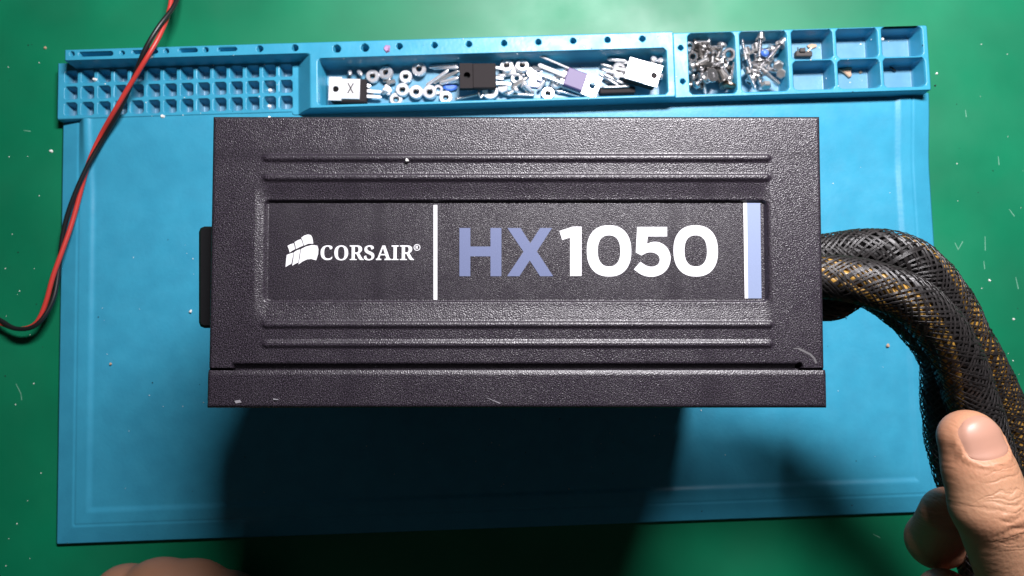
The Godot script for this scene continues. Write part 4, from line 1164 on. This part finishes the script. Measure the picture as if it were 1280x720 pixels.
func skin_net(palm: Array, chains: Array, lo: Vector3, hi: Vector3, cell: float, shape: Callable) -> Geo:
	var nx := int((hi.x - lo.x) / cell) + 1; var ny := int((hi.y - lo.y) / cell) + 1; var nz := int((hi.z - lo.z) / cell) + 1
	var f := PackedFloat32Array(); f.resize(nx * ny * nz); f.fill(99.0)
	var blk := 8
	var reach := cell * blk * 0.87
	var todo := []
	for bz in range(0, nz, blk):
		for by in range(0, ny, blk):
			for bx in range(0, nx, blk):
				var c := lo + (Vector3(bx, by, bz) + Vector3.ONE * blk * 0.5) * cell
				var d := hand_dist(c, palm, chains)
				if absf(d) < reach + cell * 3.0:
					var pn := []
					for b in palm:
						if cap_dist(c, b) < reach + 18.0: pn.append(b)
					var cn := []
					for ch in chains:
						var e := []
						for b in ch:
							if cap_dist(c, b) < reach + 14.0: e.append(b)
						if e.size(): cn.append(e)
					todo.append([bx, by, bz])
					for z in range(bz, mini(bz + blk, nz)):
						for y in range(by, mini(by + blk, ny)):
							for x in range(bx, mini(bx + blk, nx)):
								f[(z * ny + y) * nx + x] = shape.call(lo + Vector3(x, y, z) * cell, hand_dist(lo + Vector3(x, y, z) * cell, pn, cn))
				elif d < 0.0:
					for z in range(bz, mini(bz + blk, nz)):
						for y in range(by, mini(by + blk, ny)):
							for x in range(bx, mini(bx + blk, nx)): f[(z * ny + y) * nx + x] = -9.0
	var id := {}
	var g := Geo.new()
	var sx := 1; var sy := nx; var sz := nx * ny
	var corner := [0, sx, sy, sx + sy, sz, sx + sz, sy + sz, sx + sy + sz]
	var cp := [Vector3(0, 0, 0), Vector3(1, 0, 0), Vector3(0, 1, 0), Vector3(1, 1, 0), Vector3(0, 0, 1), Vector3(1, 0, 1), Vector3(0, 1, 1), Vector3(1, 1, 1)]
	var edges := [[0, 1], [2, 3], [4, 5], [6, 7], [0, 2], [1, 3], [4, 6], [5, 7], [0, 4], [1, 5], [2, 6], [3, 7]]
	for t in todo:
		for z in range(t[2], mini(t[2] + blk, nz - 1)):
			for y in range(t[1], mini(t[1] + blk, ny - 1)):
				for x in range(t[0], mini(t[0] + blk, nx - 1)):
					var i := (z * ny + y) * nx + x
					var neg := 0
					for k in 8:
						if f[i + corner[k]] < 0.0: neg += 1
					if neg == 0 or neg == 8: continue
					var sum := Vector3.ZERO; var cnt := 0
					for e in edges:
						var a: float = f[i + corner[e[0]]]; var b: float = f[i + corner[e[1]]]
						if (a < 0.0) != (b < 0.0):
							sum += cp[e[0]].lerp(cp[e[1]], a / (a - b)); cnt += 1
					var q := sum / cnt
					var gr := Vector3.ZERO
					for k in 8:
						var val: float = f[i + corner[k]]
						gr += Vector3(val if cp[k].x > 0.5 else -val, val if cp[k].y > 0.5 else -val, val if cp[k].z > 0.5 else -val)
					id[i] = g.vert(lo + (Vector3(x, y, z) + q) * cell, gr.normalized() if gr.length() > 1e-6 else Vector3.UP)
	for i in id:
		var a: float = f[i]
		for ax in 3:
			var st: int = [sx, sy, sz][ax]
			if (a < 0.0) == (f[i + st] < 0.0): continue
			var s1: int = [sy, sz, sx][ax]; var s2: int = [sz, sx, sy][ax]
			if id.has(i - s1) and id.has(i - s2) and id.has(i - s1 - s2):
				g.quad(id[i], id[i - s1], id[i - s1 - s2], id[i - s2])
	return g

func thumb_axes(tip: Vector3, ip: Vector3) -> Transform3D:     # x across, y out of the nail, z along towards the hand
	var z := (ip - tip).normalized()
	var x := Vector3.UP.cross(z).normalized().rotated(z, -0.10)
	return Transform3D(Basis(x, z.cross(x), z), tip)

var wr := []

func skin_material() -> StandardMaterial3D:
	# folds over the knuckle and pores, laid out along the thumb: 40 mm across, 64 mm long
	rng.seed = 12
	var w := 300; var h := 480
	var n := FastNoiseLite.new(); n.seed = 4; n.frequency = 0.055; n.fractal_octaves = 2
	var n2 := FastNoiseLite.new(); n2.seed = 9; n2.frequency = 0.012
	var folds := []
	for k in 15:
		var z := 13.5 + k * 2.2 + rng.randf_range(-0.7, 0.7)
		var deep := 0.9 if absf(z - 26.0) < 5.0 else 0.4
		folds.append([z, rng.randf_range(-3, 3), rng.randf_range(4, 9), rng.randf_range(-0.05, 0.06), deep * rng.randf_range(0.6, 1.0), rng.randf_range(0.3, 0.6)])
	var im := Image.create(w, h, false, Image.FORMAT_RGBF)
	for j in h:
		var z := j * 64.0 / h
		for i in w:
			var x := (i - w / 2.0) * 40.0 / w
			var v := 0.5 + 0.06 * n.get_noise_2d(i * 2.2, j * 1.1) + 0.05 * n.get_noise_2d(i * 0.7 + 400, j * 0.7)
			var wob := n2.get_noise_2d(i, j) * 2.2
			for f in folds:
				var dx: float = (x - f[1]) / f[2]
				if absf(dx) < 1.6 and absf(z - f[0]) < 5.0:
					var dz: float = (z - f[0] - f[3] * (x - f[1]) ** 2 + wob) / f[5]
					v -= 0.30 * f[4] * exp(-dz * dz) * exp(-dx * dx * dx * dx)
			im.set_pixel(i, j, Color(v, v, v))
	var m := plain(Color(0.50, 0.265, 0.155), 0.55)
	m.vertex_color_use_as_albedo = true
	m.texture_repeat = false
	m.heightmap_enabled = true
	m.heightmap_texture = ImageTexture.create_from_image(im)
	m.heightmap_scale = 0.07
	m.subsurf_scatter_enabled = true
	m.subsurf_scatter_strength = 0.04
	return m

func build_hands() -> void:
	var skin := skin_material()
	# hand holding the cables
	var tip := Vector3(145.62, 131, 39.49); var ip := Vector3(150.56, 133, 60.12); var base := Vector3(167.99, 124, 90.96); var wrist := Vector3(235, 112, 190)
	var thumb := [[tip, tip.lerp(ip, 0.55), 9.0, 9.9], [tip.lerp(ip, 0.5), ip, 9.9, 11.0], [ip, base, 11.0, 12.6], [base, wrist, 13.0, 20.0]]
	var kn := [Vector3(208.89, 88, 89.84), Vector3(217.48, 84, 113.85), Vector3(224.44, 82, 140.39), Vector3(228.4, 80, 165.61)]
	var palm := []
	for k in kn: palm.append([k, Vector3(245, 95, 205).lerp(k, 0.25), 11.0, 15.0])
	palm.append([Vector3(245, 95, 205), Vector3(285, 90, 270), 20.0, 22.0])
	var chains := [thumb]
	var ends := [Vector3(155.61, 104, 70.9), Vector3(156.25, 100, 101.39), Vector3(153.4, 98, 127.82), Vector3(159.95, 96, 148.78)]
	var mids := [Vector3(187.02, 72, 89.58), Vector3(188.27, 70, 118.22), Vector3(190.27, 70, 140.34), Vector3(193.99, 72, 164.28)]
	for k in 4:
		var r := [10.4, 10.6, 10.2, 9.0][k] as float
		var pip: Vector3 = mids[k]
		var dip: Vector3 = ends[k].lerp(pip, 0.45) + Vector3(-8, -4, 7)
		chains.append([[kn[k], pip, r + 1.0, r], [pip, dip, r, r - 0.6], [dip, ends[k], r - 0.6, r - 1.2]])
	var ax := thumb_axes(tip, ip)
	var inv := ax.affine_inverse()
	var shape := func(p: Vector3, d: float) -> float:
		var q := inv * p
		if q.y > -6.0 and absf(q.x) < 16.0 and q.z > -14.0 and q.z < 44.0:
			# flatten over the nail, a raised fold round it, soft knuckle
			if q.z < 12.0: d = maxf(d, d + 0.0); d += 1.5 * smoothstep(6.0, 10.0, q.y) * smoothstep(9.0, 2.0, q.z)
			var rim := rbox(q.x, q.z, [-7.2, -8.6, 7.2, 6.0], 4.4)
			d -= 0.7 * exp(-((rim - 0.8) / 0.75) ** 2) * smoothstep(-6.0, 2.0, q.z) * smoothstep(2.0, 6.0, q.y)
			d += 0.15 * smoothstep(0.2, -1.5, rim) * smoothstep(2.0, 6.0, q.y)
			for f in [[19.5, 0.35], [22.5, 0.55], [26.0, 0.6], [29.0, 0.35]]:
				var z0: float = f[0] + 0.02 * q.x * q.x - 0.12 * q.x + 0.5 * sin(q.x * 0.9 + f[0])
				d += f[1] * exp(-((q.z - z0) / 0.75) ** 2) * smoothstep(9.0, 4.0, absf(q.x - 1.0)) * smoothstep(2.0, 6.0, q.y)
		return d
	var g := skin_net(palm, chains, Vector3(136, 45, 22), Vector3(250, 152, 160), 1.0, shape)
	for i in g.v.size():
		var q := inv * g.v[i]
		g.uv[i] = Vector2(clampf((q.x + 20.0) / 40.0, 0.001, 0.999), clampf((q.z + 10.0) / 64.0, 0.001, 0.999))
		var red := smoothstep(16.0, 4.0, q.z) * 0.5 + 0.35 * exp(-((q.z - 26.0) / 5.0) ** 2)
		if q.y < -8.0: red = 0.8
		g.c[i] = Color.WHITE.lerp(Color(1.05, 0.80, 0.76), red)
	var hand := thing("hand", "hand gripping the sleeved cables at lower right with thumb on top", "hand")
	part("skin", g, skin, hand)
	# thumbnail laid on the skin
	g = Geo.new()
	var rows := []
	var cen := []
	var nj := 22; var nk := 22
	for j in nj:
		var row := []
		var z := lerpf(-7.4, 5.8, float(j) / (nj - 1))
		for k in nk:
			var sx := lerpf(-1.0, 1.0, float(k) / (nk - 1))
			var half := 7.0 * sqrt(1.0 - 0.7 * (maxf(0.0, -z - 1.0) / 7.0) ** 2)
			var zz := z
			if z > 1.0: zz = 1.0 + (z - 1.0) * sqrt(maxf(0.0, 1.0 - sx ** 4 * 0.75))
			if z < -3.0: zz = -3.0 + (z + 3.0) * sqrt(maxf(0.0, 1.0 - sx ** 2 * 0.6))
			var p := Vector3(sx * half, 16.0, zz)
			for it in 24:
				var d: float = shape.call(ax * p, hand_dist(ax * p, palm, chains))
				p.y -= d * 0.7
				if absf(d) < 0.02: break
			var edge := maxf(absf(sx), absf((z + 0.8) / 6.6))
			p.y += 0.5 - 0.62 * smoothstep(0.86, 1.0, edge)
			row.append(ax * p)
		rows.append(row); cen.append(ax * Vector3(0, -20, z))
	g.sheet(rows, false, cen)
	part("thumbnail", g, M.nail, hand)
	# other hand, resting at the bottom edge
	var c := Vector3(-155.82, 24, 126.43)
	palm = [[c + Vector3(-22, 2, 6), c + Vector3(-10, 2, 50), 13, 18], [c + Vector3(0, 6, 2), c + Vector3(0, 4, 50), 14, 18], [c + Vector3(20, 3, 7), c + Vector3(10, 2, 50), 12.5, 18], [c + Vector3(0, 2, 50), c + Vector3(-10, 8, 120), 20, 22]]
	chains = []
	for k in 4:
		var kx: float = -27.0 + k * 18.0
		var a := c + Vector3(kx, 2.0 + (3.0 if k == 1 else 0.0), [3.0, -1.0, 1.0, 7.0][k])
		var b := a + Vector3(0, -10, 14); var e := b + Vector3(0, -6, 18)
		chains.append([[a, b, 11.0, 10.0], [b, e, 10.0, 9.0]])
	var th := c + Vector3(36, -6, 20)
	chains.append([[th, th + Vector3(-14, 0, 26), 10, 12], [th + Vector3(-6, -2, -6), th, 8.6, 10]])
	var keep := func(_p: Vector3, d: float) -> float: return d
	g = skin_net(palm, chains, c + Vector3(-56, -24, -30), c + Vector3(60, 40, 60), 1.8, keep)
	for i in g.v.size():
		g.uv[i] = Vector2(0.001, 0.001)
		g.c[i] = Color(0.62, 0.55, 0.53)  # same skin tinted darker to stand for the weak light on this hand
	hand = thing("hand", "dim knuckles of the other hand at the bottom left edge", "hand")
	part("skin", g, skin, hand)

# ---------------------------------------------------------------- bench and lamp
func build_bench() -> void:
	var g := Geo.new()
	g.box(Vector3(0, -12, 0), Vector3(1400, 24, 900), 2.0)
	var top := part("bench_top", g, M.bench, self)
	tag(top, "green bench top under the blue repair mat", "", "", "structure")
	# pale scratches in the green skin
	var pale := plain(Color(0.16, 0.38, 0.27), 0.7)
	for q in [[Vector3(227.47, 0.03, -36.53), Vector3(229.03, 0.03, -33.24), Vector3(231.39, 0.03, -37.36)], [Vector3(242.95, 0.03, -39.83), Vector3(242.89, 0.03, -32.83)], [Vector3(242, 0.03, -27.07), Vector3(242.32, 0.03, -23.37)], [Vector3(258.18, 0.03, -18.85), Vector3(259.25, 0.03, -13.11)], [Vector3(255.87, 0.03, -53.87), Vector3(258.25, 0.03, -50.56)], [Vector3(-252.06, 0.03, -94.98), Vector3(-248.74, 0.03, -94.57)], [Vector3(182.61, 0.03, 111.01), Vector3(185.81, 0.03, 112.6)], [Vector3(250.86, 0.03, -81.24), Vector3(251.16, 0.03, -77.08)], [Vector3(234.55, 0.03, -105.42), Vector3(234.88, 0.03, -102.08)], [Vector3(-252.58, 0.03, 35.4), Vector3(-250, 0.03, 40.26), Vector3(-249.51, 0.03, 43.5)]]:
		g = Geo.new()
		for i in q.size() - 1:
			var d: Vector3 = (q[i + 1] - q[i]).normalized() * 0.22
			var nn := Vector3(-d.z, 0, d.x)
			g.flat([q[i] - d + nn * 0.6, q[i + 1] + d * 0.4 + nn, q[i + 1] + d * 0.4 - nn, q[i] - d - nn * 0.6], Vector3.UP)
		part("scratch", g, pale, top)

func build_lamp(at: Vector3, yaw: float, tilt: float, size: Vector2, energy: float, col: Color) -> void:
	var root := thing("desk_lamp", "slim bar lamp above the bench shining down on the mat", "lamp", at)
	root.basis = Basis(Vector3.UP, yaw) * Basis(Vector3.RIGHT, tilt)
	var g := Geo.new()
	g.box(Vector3(0, 8, 0), Vector3(size.x + 14, 14, size.y + 12), 2.0)
	part("housing", g, plain(Color(0.7, 0.7, 0.7), 0.4), root)
	g = Geo.new()
	g.box(Vector3(0, 0.4, 0), Vector3(size.x, 0.8, size.y))
	var m := plain(Color(0.8, 0.8, 0.8), 0.5)
	m.emission_enabled = true; m.emission = col; m.emission_energy_multiplier = 2.0
	part("diffuser", g, m, root)
	var l := AreaLight3D.new()
	l.name = "lamp_light"
	l.area_size = size * S
	l.light_energy = energy
	l.light_color = col
	l.area_range = 4.0
	l.shadow_enabled = true
	root.add_child(l)
	l.position = Vector3(0, -1.5, 0) * S
	l.rotation.x = -PI / 2

func _ready() -> void:
	# camera: a phone held 352 mm above the bench, tipped 2.2 degrees
	var cam := Camera3D.new()
	cam.name = "camera"
	add_child(cam)
	cam.position = Vector3(0, 0.352, 0)
	cam.rotation_degrees = Vector3(-87.8, 0, 0)
	cam.current = true
	cam.fov = 45.43
	var lens := CameraAttributesPhysical.new()      # 28.66 mm on a 24 mm high frame is the same 45.43 degrees
	lens.frustum_focal_length = 28.66
	lens.frustum_focus_distance = 0.212
	lens.frustum_near = 0.01
	lens.frustum_far = 20.0
	lens.exposure_aperture = 34.0
	cam.attributes = lens
	var env := Environment.new()
	env.background_mode = Environment.BG_COLOR
	env.background_color = Color(0.018, 0.020, 0.021).linear_to_srgb()
	env.tonemap_mode = Environment.TONE_MAPPER_LINEAR
	env.tonemap_exposure = 1.0
	env.sdfgi_enabled = true; env.ssao_enabled = true; env.ssil_enabled = true
	var we := WorldEnvironment.new()
	we.name = "environment"
	we.environment = env
	add_child(we)
	build_lamp(Vector3(108, 455, -292), 0.0, deg_to_rad(-20.0), Vector2(205, 60), 0.59, Color(1.0, 0.985, 1.0))
	make_materials()
	build_bench()
	build_mat()
	build_supply()
	build_cables()
	build_twisted_wire()
	build_long_tray_items()
	build_bin_items()
	build_crumbs()
	build_hands()
